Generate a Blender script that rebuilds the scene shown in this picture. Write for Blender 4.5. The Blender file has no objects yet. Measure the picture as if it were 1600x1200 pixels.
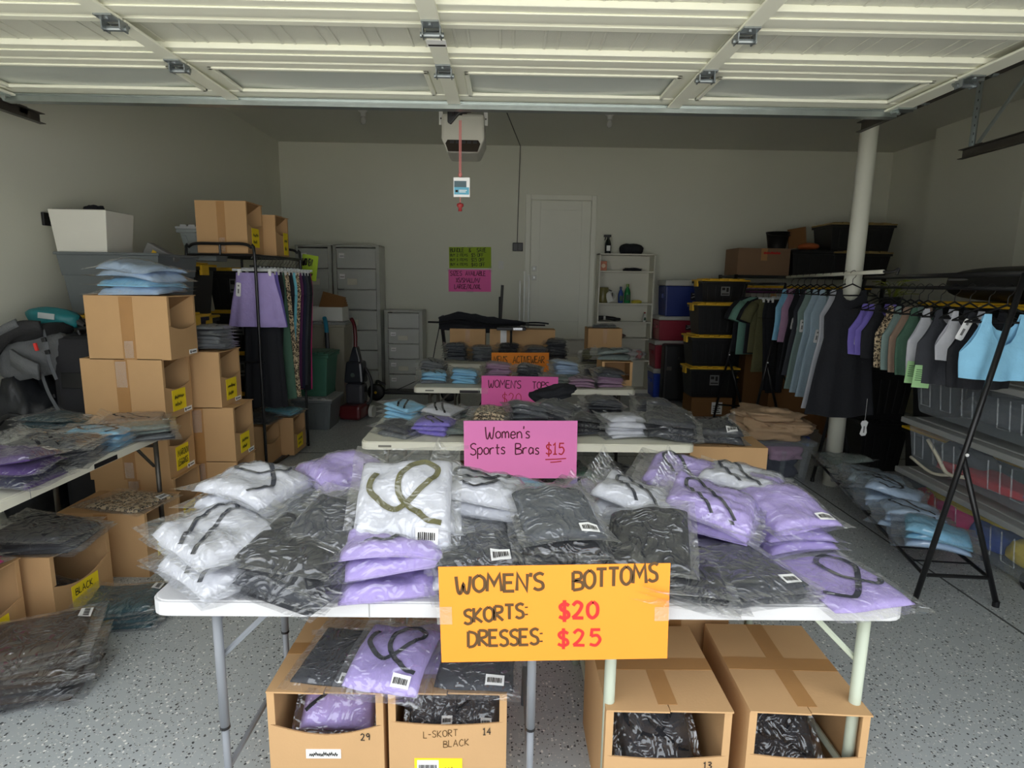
import bpy, bmesh, math, random
from mathutils import Vector, Matrix, noise
random.seed(11)
SC = bpy.context.scene
COL = SC.collection
PI = math.pi

# ------------------------------------------------------------------ camera
F, PITCH, YAW, ROLL, CAMH = 925.6, .1699, .0133, .0148, 1.594
FW = Vector((math.sin(YAW)*math.cos(PITCH), math.cos(YAW)*math.cos(PITCH), -math.sin(PITCH)))
_r0 = Vector((math.cos(YAW), -math.sin(YAW), 0)); _u0 = _r0.cross(FW)
RT = _r0*math.cos(ROLL) + _u0*math.sin(ROLL)
UP = -_r0*math.sin(ROLL) + _u0*math.cos(ROLL)
CAM = Vector((0, 0, CAMH))
cd = bpy.data.cameras.new('camera'); cd.sensor_width = 36; cd.lens = F/1600*36; cd.clip_start = .05
co = bpy.data.objects.new('camera', cd); COL.objects.link(co)
co.matrix_world = Matrix(((RT.x, UP.x, -FW.x, CAM.x), (RT.y, UP.y, -FW.y, CAM.y), (RT.z, UP.z, -FW.z, CAM.z), (0, 0, 0, 1)))
SC.camera = co
def ray(u, v): return FW + RT*((u-800)/F) - UP*((v-600)/F)
def oz(u, v, z): d = ray(u, v); return CAM + d*((z-CAMH)/d.z)       # pixel -> point at a known height
def oy(u, v, Y): d = ray(u, v); return CAM + d*(Y/d.y)              # pixel -> point at a known depth

# ------------------------------------------------------------------ light: overcast daylight through the open door
W = bpy.data.worlds.new('overcast_sky'); SC.world = W; W.use_nodes = True
bg = W.node_tree.nodes['Background']; bg.inputs[0].default_value = (.93, .97, 1, 1); bg.inputs[1].default_value = 1.0
sun = bpy.data.lights.new('sun', 'SUN'); sun.energy = 7; sun.angle = .09; sun.color = (1, .96, .88)      # behind the house: lights only the driveway
so = bpy.data.objects.new('sun', sun); COL.objects.link(so); so.rotation_euler = (math.radians(-38), math.radians(14), 0)
SC.view_settings.view_transform = 'Standard'; SC.view_settings.look = 'None'
SC.view_settings.gamma = 1; SC.view_settings.use_curve_mapping = False
SC.view_settings.exposure = 1.35
SC.cycles.transparent_max_bounces = 40
SC.cycles.max_bounces = 10; SC.cycles.diffuse_bounces = 6

# ------------------------------------------------------------------ materials
def lin(c):
    return tuple(((x/255)/12.92 if x/255 <= .04045 else ((x/255+.055)/1.055)**2.4) for x in c)
MATS = {}
def nn(t, kind, **k):
    n = t.nodes.new(kind)
    for a, b in k.items(): setattr(n, a, b)
    return n
def mk(name, rgb, rough=.6, metal=0, var=.10, scale=8, bump=0, bscale=60, spec=.5, emit=0):
    """plain procedural surface: noise-varied base colour, optional relief"""
    if name in MATS: return MATS[name]
    m = bpy.data.materials.new(name); m.use_nodes = True; t = m.node_tree; L = t.links
    p = t.nodes['Principled BSDF']; c = lin(rgb)
    tc = nn(t, 'ShaderNodeTexCoord'); nz = nn(t, 'ShaderNodeTexNoise'); nz.inputs['Scale'].default_value = scale; nz.inputs['Detail'].default_value = 4
    L.new(tc.outputs['Object'], nz.inputs['Vector'])
    mx = nn(t, 'ShaderNodeMix', data_type='RGBA')
    mx.inputs[6].default_value = (*[x*(1-var) for x in c], 1); mx.inputs[7].default_value = (*[min(1, x*(1+var)) for x in c], 1)
    L.new(nz.outputs[0], mx.inputs[0]); L.new(mx.outputs[2], p.inputs['Base Color'])
    p.inputs['Roughness'].default_value = rough; p.inputs['Metallic'].default_value = metal
    p.inputs['Specular IOR Level'].default_value = spec
    if bump:
        b = nn(t, 'ShaderNodeBump'); b.inputs['Strength'].default_value = bump; b.inputs['Distance'].default_value = .01
        n2 = nn(t, 'ShaderNodeTexNoise'); n2.inputs['Scale'].default_value = bscale; n2.inputs['Detail'].default_value = 3
        L.new(tc.outputs['Object'], n2.inputs['Vector']); L.new(n2.outputs[0], b.inputs['Height']); L.new(b.outputs[0], p.inputs['Normal'])
    MATS[name] = m
    return m
def clear_plastic(name, base, rough, fac, bump, bscale):
    """thin see-through plastic: transparent body, milky film, glossy crinkles"""
    m = bpy.data.materials.new(name); m.use_nodes = True; t = m.node_tree; L = t.links
    p = t.nodes['Principled BSDF']; out = t.nodes['Material Output']
    p.inputs['Base Color'].default_value = (*lin(base), 1); p.inputs['Roughness'].default_value = rough
    p.inputs['Specular IOR Level'].default_value = .8
    tr = nn(t, 'ShaderNodeBsdfTransparent'); mx = nn(t, 'ShaderNodeMixShader')
    lw = nn(t, 'ShaderNodeLayerWeight'); lw.inputs[0].default_value = .35
    ma = nn(t, 'ShaderNodeMath', operation='MULTIPLY_ADD'); ma.inputs[1].default_value = .45; ma.inputs[2].default_value = fac
    L.new(lw.outputs['Facing'], ma.inputs[0])
    tc = nn(t, 'ShaderNodeTexCoord'); n2 = nn(t, 'ShaderNodeTexNoise'); n2.inputs['Scale'].default_value = bscale; n2.inputs['Detail'].default_value = 3; n2.inputs['Distortion'].default_value = 1.6
    b = nn(t, 'ShaderNodeBump'); b.inputs['Strength'].default_value = bump; b.inputs['Distance'].default_value = .012
    L.new(tc.outputs['Object'], n2.inputs['Vector']); L.new(n2.outputs[0], b.inputs['Height']); L.new(b.outputs[0], p.inputs['Normal']); L.new(b.outputs[0], lw.inputs['Normal'])
    L.new(ma.outputs[0], mx.inputs[0]); L.new(tr.outputs[0], mx.inputs[1]); L.new(p.outputs[0], mx.inputs[2]); L.new(mx.outputs[0], out.inputs[0])
    MATS[name] = m
    return m
def film(name, base, k, dif, bump, bscale):
    m = bpy.data.materials.new(name); m.use_nodes = True; t = m.node_tree; L = t.links; out = t.nodes['Material Output']; t.nodes.remove(t.nodes['Principled BSDF'])
    tr = nn(t, 'ShaderNodeBsdfTransparent'); gl = nn(t, 'ShaderNodeBsdfGlossy'); gl.inputs['Roughness'].default_value = .09; gl.inputs['Color'].default_value = (.95, .96, .98, 1)
    df = nn(t, 'ShaderNodeBsdfDiffuse'); df.inputs['Color'].default_value = (.8, .82, .85, 1); m1 = nn(t, 'ShaderNodeMixShader'); m1.inputs[0].default_value = dif; m2 = nn(t, 'ShaderNodeMixShader')
    tc = nn(t, 'ShaderNodeTexCoord'); nz = nn(t, 'ShaderNodeTexNoise'); nz.inputs['Scale'].default_value = bscale; nz.inputs['Detail'].default_value = 2; nz.inputs['Distortion'].default_value = 1.2
    s1 = nn(t, 'ShaderNodeMath', operation='SUBTRACT'); s1.inputs[1].default_value = .5; s2 = nn(t, 'ShaderNodeMath', operation='ABSOLUTE'); s3 = nn(t, 'ShaderNodeMath', operation='POWER'); s3.inputs[1].default_value = .6
    b = nn(t, 'ShaderNodeBump', invert=True); b.inputs['Strength'].default_value = bump; b.inputs['Distance'].default_value = .02
    L.new(tc.outputs['Object'], nz.inputs['Vector']); L.new(nz.outputs[0], s1.inputs[0]); L.new(s1.outputs[0], s2.inputs[0]); L.new(s2.outputs[0], s3.inputs[0]); L.new(s3.outputs[0], b.inputs['Height'])
    L.new(b.outputs[0], gl.inputs['Normal'])
    lw = nn(t, 'ShaderNodeLayerWeight'); lw.inputs[0].default_value = .5
    p2 = nn(t, 'ShaderNodeMath', operation='POWER'); p2.inputs[1].default_value = 2.6; ma = nn(t, 'ShaderNodeMath', operation='MULTIPLY_ADD', use_clamp=True); ma.inputs[1].default_value = k; ma.inputs[2].default_value = base
    L.new(lw.outputs['Facing'], p2.inputs[0]); L.new(p2.outputs[0], ma.inputs[0]); L.new(ma.outputs[0], m2.inputs[0])
    L.new(gl.outputs[0], m1.inputs[1]); L.new(df.outputs[0], m1.inputs[2]); L.new(tr.outputs[0], m2.inputs[1]); L.new(m1.outputs[0], m2.inputs[2]); L.new(m2.outputs[0], out.inputs[0])
    MATS[name] = m
    return m
BAGM = film('poly_bag_film', .125, .55, .15, 1.0, 13)
TOTEM = clear_plastic('clear_tote_plastic', (190, 200, 208), .25, .06, .15, 8)
DRAWM = clear_plastic('frosted_drawer_plastic', (226, 228, 222), .4, .50, .1, 8)
TAPEC = clear_plastic('clear_tape', (235, 235, 230), .12, .06, .5, 30)
GLASS = clear_plastic('window_glass', (214, 220, 212), .25, .62, .05, 3)

def leopard(name, dark, light):
    m = bpy.data.materials.new(name); m.use_nodes = True; t = m.node_tree; L = t.links; p = t.nodes['Principled BSDF']
    tc = nn(t, 'ShaderNodeTexCoord'); nz = nn(t, 'ShaderNodeTexNoise'); nz.inputs['Scale'].default_value = 60
    vo = nn(t, 'ShaderNodeTexVoronoi'); vo.inputs['Scale'].default_value = 62
    mx0 = nn(t, 'ShaderNodeMix', data_type='RGBA'); mx0.inputs[0].default_value = .02
    L.new(tc.outputs['Object'], mx0.inputs[6]); L.new(nz.outputs[1], mx0.inputs[7]); L.new(tc.outputs['Object'], nz.inputs['Vector']); L.new(mx0.outputs[2], vo.inputs['Vector'])
    cr = nn(t, 'ShaderNodeValToRGB'); e = cr.color_ramp.elements
    e[0].position = .18; e[0].color = (*lin(light), 1); e[1].position = .25; e[1].color = (*lin(dark), 1)
    x = cr.color_ramp.elements.new(.48); x.color = (*lin(dark), 1); x = cr.color_ramp.elements.new(.55); x.color = (*lin(light), 1)
    L.new(vo.outputs['Distance'], cr.inputs[0]); L.new(cr.outputs[0], p.inputs['Base Color']); p.inputs['Roughness'].default_value = .8
    MATS[name] = m; return m

FAB = {  # garment colours
 'white': (200, 202, 210), 'black': (40, 41, 45), 'charcoal': (62, 64, 70), 'grey': (112, 116, 120), 'lilac': (172, 156, 212), 'lightblue': (142, 200, 232),
 'teal': (52, 82, 90), 'brown': (62, 50, 40), 'purple': (72, 50, 104), 'pink': (226, 42, 132), 'mauve': (170, 136, 164), 'paleblue': (178, 200, 226),
 'sage': (130, 150, 146), 'violet': (132, 118, 204), 'green': (74, 104, 88), 'mint': (112, 152, 138), 'olive': (98, 96, 68), 'taupe': (150, 128, 112), 'skyblue': (158, 178, 192),
 'darkgrey': (80, 84, 90), 'navy': (44, 46, 66), 'plum': (90, 48, 84), 'tan': (196, 168, 130), 'greygreen': (120, 132, 128), 'cyan': (120, 196, 214), 'magenta': (214, 62, 128), 'yellow':(214,190,60),'orange':(214,110,50),'red':(196,50,60),'blue':(52,84,170)}
def fab(c):
    if c == 'leopard': return MATS.get('leopard_print') or leopard('leopard_print', (52, 40, 30), (205, 184, 150))
    return mk('fabric_'+c, FAB[c], rough=.85, var=.10, scale=14, bump=.35, bscale=45, spec=.2)
CARD = mk('cardboard', (194, 156, 112), rough=.85, var=.07, scale=5, bump=.06, bscale=120, spec=.2)
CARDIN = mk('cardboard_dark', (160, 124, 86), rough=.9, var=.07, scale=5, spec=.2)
CARDB = mk('cardboard_brown', (128, 92, 58), rough=.9, var=.08, scale=5, spec=.2)
TAPE = mk('packing_tape', (172, 128, 80), rough=.3, var=.06, scale=20)
YEL = mk('yellow_paper', (250, 222, 30), rough=.7, var=.04)
WHITEP = mk('white_paper', (236, 236, 234), rough=.6, var=.03)
INK = mk('black_ink', (30, 26, 22), rough=.7, var=.02)
INKB = mk('brown_ink', (84, 58, 22), rough=.7, var=.02)
INKR = mk('red_ink', (196, 36, 34), rough=.7, var=.02)
INKM = mk('maroon_ink', (92, 14, 40), rough=.7, var=.02)
PINKP = mk('pink_card', (250, 140, 206), rough=.7, var=.02)
PINKD = mk('hot_pink_card', (248, 110, 186), rough=.7, var=.02)
ORANP = mk('orange_card', (250, 146, 38), rough=.7, var=.02)
GRNP = mk('lime_card', (150, 178, 34), rough=.7, var=.02)
BLKM = mk('black_metal', (26, 26, 28), rough=.35, var=.1)
BLKP = mk('black_plastic', (22, 22, 24), rough=.45, var=.1)
YELP = mk('yellow_plastic', (232, 186, 44), rough=.5, var=.05)
GREYM = mk('grey_leg_metal', (128, 132, 138), rough=.4, var=.05)
CREAMM = mk('cream_leg_metal', (182, 190, 172), rough=.45, var=.05)
GALV = mk('galvanised_steel', (176, 184, 182), rough=.32, metal=.85, var=.12, scale=18)
DKSTEEL = mk('dark_steel', (92, 88, 82), rough=.45, metal=.7, var=.2, scale=12)
CHROME = mk('chrome', (200, 200, 200), rough=.2, metal=1, var=.03)
TABW = mk('white_table_plastic', (200, 200, 202), rough=.45, var=.02, bump=.08, bscale=200)
TABC = mk('cream_table_plastic', (222, 220, 204), rough=.5, var=.03, bump=.08, bscale=200)
WHITEPL = mk('white_plastic', (216, 216, 210), rough=.5, var=.03)
GREYPL = mk('grey_plastic', (104, 110, 112), rough=.5, var=.06)
LIDG = mk('light_grey_lid', (150, 152, 150), rough=.5, var=.05)
DOORC = mk('cream_door_paint', (208, 208, 194), rough=.5, var=.02, bump=.25, bscale=260)
DOORR = mk('cream_rail_paint', (236, 236, 218), rough=.45, var=.02)
SHELFW = mk('white_laminate', (214, 212, 198), rough=.5, var=.02)
TAGW = mk('white_tag', (240, 240, 240), rough=.5, var=.02)
HANGC = mk('clear_hanger', (196, 200, 200), rough=.15, var=.05)

# ------------------------------------------------------------------ mesh builder
class MB:
    def __init__(s): s.v = []; s.f = []; s.m = []
    def add(s, vs, fs, mi=0):
        o = len(s.v); s.v += [tuple(v) for v in vs]; s.f += [tuple(i+o for i in f) for f in fs]; s.m += [mi]*len(fs); return s
    def box(s, x0, y0, z0, x1, y1, z1, mi=0, M=None, tx=0, ty=0):
        """box; tx/ty shrink the lower face (taper)"""
        vs = [Vector(p) for p in ((x0+tx, y0+ty, z0), (x1-tx, y0+ty, z0), (x1-tx, y1-ty, z0), (x0+tx, y1-ty, z0), (x0, y0, z1), (x1, y0, z1), (x1, y1, z1), (x0, y1, z1))]
        if M: vs = [M @ v for v in vs]
        return s.add(vs, [(3, 2, 1, 0), (4, 5, 6, 7), (0, 1, 5, 4), (1, 2, 6, 5), (2, 3, 7, 6), (3, 0, 4, 7)], mi)
    def quad(s, a, b, c, d, mi=0): return s.add([a, b, c, d], [(0, 1, 2, 3)], mi)
    def slab(s, pts, n, mi=0):
        """polygon (list of points) extruded by vector n"""
        k = len(pts); n = Vector(n); a = [Vector(p) for p in pts]
        return s.add(a+[p+n for p in a], [tuple(range(k-1, -1, -1)), tuple(range(k, 2*k))]+[(i, (i+1) % k, (i+1) % k+k, i+k) for i in range(k)], mi)
    def tube(s, pts, r, n=8, mi=0, closed=False):
        pts = [Vector(p) for p in pts]; k = len(pts); rs = r if isinstance(r, (list, tuple)) else [r]*k
        vs = []; prev = None
        for i, p in enumerate(pts):
            d = (pts[min(i+1, k-1)]-pts[max(i-1, 0)]).normalized()
            a = prev - d*prev.dot(d) if prev is not None and (prev - d*prev.dot(d)).length > 1e-4 else d.orthogonal()
            a.normalize(); prev = a; b = d.cross(a)
            vs += [p+(a*math.cos(2*PI*j/n)+b*math.sin(2*PI*j/n))*rs[i] for j in range(n)]
        fs = [(i*n+j, i*n+(j+1) % n, (i+1)*n+(j+1) % n, (i+1)*n+j) for i in range(k-1) for j in range(n)]
        fs += [tuple(range(n-1, -1, -1)), tuple(range((k-1)*n, k*n))]
        return s.add(vs, fs, mi)
    def lathe(s, prof, n=20, mi=0, M=None, cap=True):
        vs = [Vector((r*math.cos(2*PI*j/n), r*math.sin(2*PI*j/n), z)) for r, z in prof for j in range(n)]
        if M: vs = [M @ v for v in vs]
        k = len(prof); fs = [(i*n+j, i*n+(j+1) % n, (i+1)*n+(j+1) % n, (i+1)*n+j) for i in range(k-1) for j in range(n)]
        if cap: fs += [tuple(range(n-1, -1, -1)), tuple(range((k-1)*n, k*n))]
        return s.add(vs, fs, mi)
    def blob(s, c, rad, seed=0, amp=.15, nu=18, nv=12, mi=0, flat=.0, M=None, pw=1.0):
        """lumpy ellipsoid / cushion (pw<1 squarer)"""
        vs = []
        sg = lambda x: math.copysign(abs(x)**pw, x)
        for i in range(nv+1):
            th = PI*i/nv
            for j in range(nu):
                ph = 2*PI*j/nu
                d = Vector((sg(math.sin(th))*sg(math.cos(ph)), sg(math.sin(th))*sg(math.sin(ph)), sg(math.cos(th))))
                k = 1+amp*noise.noise(d*1.8+Vector((seed*7.3, seed, 0)))+amp*.5*noise.noise(d*4.7+Vector((seed, 3, 0)))
                q = Vector((d.x*rad[0]*k, d.y*rad[1]*k, d.z*rad[2]*k)); q.z = max(q.z, -rad[2]*(1-flat)); q += Vector(c)
                vs.append(M @ q if M else q)
        fs = [(i*nu+j, (i+1)*nu+j, (i+1)*nu+(j+1) % nu, i*nu+(j+1) % nu) for i in range(nv) for j in range(nu)]
        return s.add(vs, fs, mi)
    def ribbon(s, pts, w, up, mi=0, closed=False, th=0):
        """flat strip along pts, width w, lying perpendicular to up"""
        pts = [Vector(p) for p in pts]; k = len(pts); up = Vector(up); vs = []
        for i, p in enumerate(pts):
            a = pts[(i-1) % k] if closed else pts[max(i-1, 0)]; b = pts[(i+1) % k] if closed else pts[min(i+1, k-1)]
            d1 = (p-a).normalized() if (p-a).length > 1e-7 else (b-p).normalized(); d2 = (b-p).normalized() if (b-p).length > 1e-7 else d1
            t = d1+d2; t = t.normalized() if t.length > 1e-3 else d1
            sd = t.cross(up); sd.normalize(); c = max(.45, t.dot(d2)); vs += [p+sd*(w/2/c), p-sd*(w/2/c)]
        n = k if closed else k-1
        return s.add(vs, [(2*i, 2*((i+1) % k), 2*((i+1) % k)+1, 2*i+1) for i in range(n)], mi)
    def mesh(s, name, mats, smooth=False):
        me = bpy.data.meshes.new(name); me.from_pydata(s.v, [], s.f)
        for m in (mats if isinstance(mats, (list, tuple)) else [mats]): me.materials.append(m)
        if any(s.m): me.polygons.foreach_set('material_index', s.m)
        if smooth: me.polygons.foreach_set('use_smooth', [True]*len(s.f))
        me.update(); return me
    def obj(s, name, mats, parent=None, smooth=False, bevel=0, loc=None, rot=None, seg=2):
        return put(name, s.mesh(name, mats, smooth), parent, loc, rot, bevel, seg)
def put(name, me, parent=None, loc=None, rot=None, bevel=0, seg=2):
    o = bpy.data.objects.new(name, me); COL.objects.link(o)
    if parent: o.parent = parent
    if loc is not None: o.location = loc
    if rot is not None: o.rotation_euler = rot
    if bevel:
        b = o.modifiers.new('bevel', 'BEVEL'); b.width = bevel; b.segments = seg; b.limit_method = 'ANGLE'; b.angle_limit = .6
    return o
def tag(o, label, cat, group=None):
    o['label'] = label; o['category'] = cat
    if group: o['group'] = group
    return o
def thing(name, label, cat, loc=(0, 0, 0), rot=(0, 0, 0), group=None):
    o = bpy.data.objects.new(name, None); COL.objects.link(o); o.empty_display_size = .1
    o.location = loc; o.rotation_euler = rot if isinstance(rot, (tuple, list)) else (0, 0, rot)
    return tag(o, label, cat, group)
def struct(o): o['kind'] = 'structure'; return o
def spline(ctrl, n=6, closed=False):
    """Catmull-Rom through control points"""
    P = [Vector(p) for p in ctrl]; k = len(P); out = []
    rng = range(k) if closed else range(k-1)
    for i in rng:
        p0 = P[(i-1) % k] if closed or i > 0 else P[0]; p1 = P[i]; p2 = P[(i+1) % k]; p3 = P[(i+2) % k] if closed or i+2 < k else P[-1]
        for j in range(n):
            t = j/n
            out.append(.5*((2*p1)+(-p0+p2)*t+(2*p0-5*p1+4*p2-p3)*t*t+(-p0+3*p1-3*p2+p3)*t**3))
    if not closed: out.append(P[-1])
    return out

# ------------------------------------------------------------------ hand lettering: strokes on a unit-high grid ('~' = smooth)
GL = {
 'A': ['0,0 .3,1 .6,0', '.12,.36 .48,.36'], 'B': ['0,0 0,1', '~0,1 .4,.95 .42,.65 .05,.53 .5,.42 .5,.1 0,0'], 'C': ['~.55,.85 .3,1 .04,.6 .08,.15 .35,0 .58,.18'],
 'D': ['0,0 .02,1', '~.02,1 .45,.85 .55,.45 .35,.08 0,0'], 'E': ['.48,1 0,1 0,0 .5,0', '0,.52 .4,.52'], 'F': ['.48,1 0,1 0,0', '0,.52 .38,.52'],
 'G': ['~.55,.85 .3,1 .04,.6 .08,.15 .35,0 .55,.2 .55,.42', '.3,.42 .58,.42'], 'H': ['0,0 0,1', '.5,0 .5,1', '0,.5 .5,.5'], 'I': ['.1,0 .1,1'], 'K': ['0,0 0,1', '.48,1 .02,.42 .52,0'],
 'L': ['0,1 0,0 .45,0'], 'M': ['0,0 .08,1 .36,.4 .64,1 .74,0'], 'N': ['0,0 .04,1 .5,0 .54,1'], 'O': ['~.3,1 .04,.75 .04,.25 .3,0 .56,.25 .56,.75 .3,1'],
 'P': ['0,0 0,1', '~0,1 .42,.95 .45,.6 0,.5'], 'R': ['0,0 0,1', '~0,1 .42,.95 .42,.62 .02,.5', '.02,.5 .52,0'], 'S': ['~.5,.9 .3,1 .06,.85 .12,.6 .42,.42 .46,.12 .22,0 0,.12'],
 'T': ['0,1 .56,1', '.28,1 .28,0'], 'U': ['~0,1 0,.3 .22,0 .46,.25 .5,1'], 'V': ['0,1 .26,0 .52,1'], 'W': ['~0,1 .08,.12 .22,0 .36,.5 .42,.1 .6,.05 .72,1'], 'X': ['0,0 .5,1', '0,1 .5,0'],
 'Y': ['0,1 .26,.5 .5,1', '.26,.5 .26,0'], 'Z': ['0,1 .5,1 0,0 .52,0'], '&': ['~.55,0 .1,.7 .25,1 .4,.8 .05,.3 .2,0 .55,.4'], '/': ['0,-.1 .4,1.05'], '-': ['0,.45 .35,.45'],
 "'": ['.05,1.05 .02,.8'], ':': ['.05,.72 .06,.62', '.05,.22 .06,.12'], '+': ['0,.45 .4,.45', '.2,.25 .2,.65'],
 '0': ['~.3,1 .06,.75 .06,.25 .28,0 .52,.25 .52,.75 .3,1'], '1': ['.02,.8 .2,1 .2,0', '.02,0 .38,0'], '2': ['~.02,.78 .22,1 .46,.8 .3,.35 0,.02', '0,.02 .55,0'], '3': ['~.02,.9 .3,1 .42,.75 .15,.54 .48,.35 .3,0 0,.1'],
 '4': ['.35,0 .35,1 0,.35 .5,.35'], '5': ['.5,1 .1,1 .06,.58', '~.06,.58 .35,.64 .5,.35 .3,.0 0,.08'], '9': ['~.45,.7 .2,.5 .04,.75 .25,1 .45,.75 .4,0'], '$': ['~.5,.82 .28,.95 .06,.8 .14,.56 .42,.42 .48,.16 .25,.04 0,.16', '.27,1.16 .27,-.18'],
 'a': ['~.4,.5 .15,.58 .02,.25 .15,0 .38,.2 .4,.5', '.4,.55 .42,0'], 'e': ['~.02,.3 .4,.34 .3,.58 .08,.5 .04,.15 .2,0 .42,.12'], 'm': ['0,.55 0,0', '~0,.4 .15,.56 .26,.4 .27,0', '~.27,.4 .42,.56 .54,.4 .55,0'],
 'n': ['0,.55 0,0', '~0,.38 .2,.57 .36,.4 .38,0'], 'o': ['~.2,.58 .02,.4 .05,.08 .22,0 .4,.15 .38,.45 .2,.58'], 'p': ['0,.55 0,-.4', '~0,.45 .25,.58 .4,.3 .25,0 0,.08'], 'r': ['0,.55 0,0', '~0,.35 .15,.55 .34,.55'],
 's': ['~.34,.52 .15,.58 .05,.42 .3,.22 .25,.02 0,.05'], 't': ['.15,.85 .15,.05 .3,0', '0,.55 .34,.55'],
}
def text(mb, s, x, z, h, w, y=-.0022, mi=0, sx=1.0, gap=.2, slope=0, seed=1):
    """write s from (x,z) in the local XZ plane (facing -Y), height h, stroke width w; returns end x"""
    rnd = random.Random(seed); x0 = x
    for ch in s:
        if ch == ' ': x += h*.5*sx; continue
        st = GL[ch]; adv = 0; dz = rnd.uniform(-.03, .03)*h
        for k, q in enumerate(st):
            sm = q[0] == '~'; pts = [tuple(map(float, a.split(','))) for a in q.lstrip('~').split()]
            adv = max(adv, max(p[0] for p in pts))
            P = [(x+p[0]*h*sx, y-.0002*k, z+dz+p[1]*h+slope*(x-x0)) for p in pts]
            if sm: P = spline(P, 5)
            mb.ribbon(P, w, (0, -1, 0), mi)
        x += (adv+gap)*h*sx
    return x
def scribble(mb, x, z, w, h, sw, y=-.0022, mi=0, seed=0):
    rnd = random.Random(seed); n = max(4, int(w/h*3)); P = []
    for i in range(n*2): P.append((x+w*i/(n*2-1), y, z+(h*rnd.uniform(.5, 1) if i % 2 else h*rnd.uniform(0, .25))))
    mb.ribbon(spline(P, 2), sw, (0, -1, 0), mi)

# ================================================================== THE SETTING
XL, XR, YB, YF, HC = -3.25, 5.56, 8.9, .9, 3.515
def floor_mat():
    m = bpy.data.materials.new('flake_epoxy_floor'); m.use_nodes = True; t = m.node_tree; L = t.links; p = t.nodes['Principled BSDF']
    tc = nn(t, 'ShaderNodeTexCoord')
    nz = nn(t, 'ShaderNodeTexNoise'); nz.inputs['Scale'].default_value = 1.2; nz.inputs['Detail'].default_value = 6
    L.new(tc.outputs['Object'], nz.inputs['Vector'])
    base = nn(t, 'ShaderNodeMix', data_type='RGBA'); base.inputs[6].default_value = (*lin((168, 174, 176)), 1); base.inputs[7].default_value = (*lin((184, 189, 190)), 1)
    L.new(nz.outputs[0], base.inputs[0]); col = base.outputs[2]
    for sc, seedoff, thr, c in ((75, 0, .86, (232, 232, 228)), (82, 3.7, .86, (60, 62, 64)), (130, 9.1, .80, (205, 205, 200)), (140, 5.3, .84, (88, 84, 80))):
        mp = nn(t, 'ShaderNodeMapping'); mp.inputs['Location'].default_value = (seedoff, seedoff*1.7, 0); L.new(tc.outputs['Object'], mp.inputs[0])
        vo = nn(t, 'ShaderNodeTexVoronoi'); vo.inputs['Scale'].default_value = sc; L.new(mp.outputs[0], vo.inputs['Vector'])
        sp = nn(t, 'ShaderNodeSeparateColor'); L.new(vo.outputs['Color'], sp.inputs[0])
        a = nn(t, 'ShaderNodeMath', operation='GREATER_THAN'); a.inputs[1].default_value = thr; L.new(sp.outputs[0], a.inputs[0])
        b = nn(t, 'ShaderNodeMath', operation='LESS_THAN'); b.inputs[1].default_value = .36; L.new(vo.outputs['Distance'], b.inputs[0])
        k = nn(t, 'ShaderNodeMath', operation='MULTIPLY'); L.new(a.outputs[0], k.inputs[0]); L.new(b.outputs[0], k.inputs[1])
        mx = nn(t, 'ShaderNodeMix', data_type='RGBA'); L.new(k.outputs[0], mx.inputs[0]); L.new(col, mx.inputs[6]); mx.inputs[7].default_value = (*lin(c), 1); col = mx.outputs[2]
    L.new(col, p.inputs['Base Color']); p.inputs['Roughness'].default_value = .38
    return m
FLOORM = floor_mat()
WALLM = mk('grey_wall_paint', (216, 216, 202), rough=.8, var=.02, scale=3, bump=.08, bscale=180)
CEILM = mk('ceiling_paint', (214, 214, 202), rough=.9, var=.02, scale=3, bump=.1, bscale=160)
TRIMM = mk('trim_paint', (226, 226, 214), rough=.5, var=.02)
CONC = mk('driveway_concrete', (206, 204, 198), rough=.9, var=.1, scale=2, bump=.2, bscale=90)
def sbox(name, m, *b, parent=None, bevel=0):
    o = MB().box(*b).obj(name, m, parent, bevel=bevel)
    return o if parent else struct(o)
fl = sbox('floor', FLOORM, XL, .75, -.1, XR, YB, 0)
JOINT = mk('floor_joint', (84, 86, 86), rough=.9)
for (x0, y0, x1, y1) in ((XL, 5.35, XR, 5.362), (2.45, .8, 2.462, YB)):
    MB().box(x0, y0, 0, x1, y1, .0012).obj('joint', JOINT, fl)
sbox('driveway', CONC, -14, -16, -.12, 16, .75, -.01)
sbox('wall_back', WALLM, XL-.1, YB, -.1, XR+.1, YB+.12, HC)
sbox('wall_left', WALLM, XL-.12, YF-.15, -.1, XL, YB, HC)
sbox('wall_right', WALLM, XR, YF-.15, -.1, XR+.12, YB, HC)
sbox('ceiling', CEILM, XL-.1, YF-.15, HC, XR+.1, YB+.1, HC+.1)
fr = MB(); fr.box(XL, YF-.15, -.05, -2.80, YF, HC); fr.box(2.22, YF-.15, -.05, XR, YF, HC); fr.box(-2.80, YF-.15, 2.5, 2.22, YF, HC)
struct(fr.obj('wall_front', WALLM))
# right-hand bump-out that shows as a change of shade on the right wall
sbox('trim_1', WALLM, XR-.32, 6.2, 0, XR, 7.6, HC)

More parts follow.
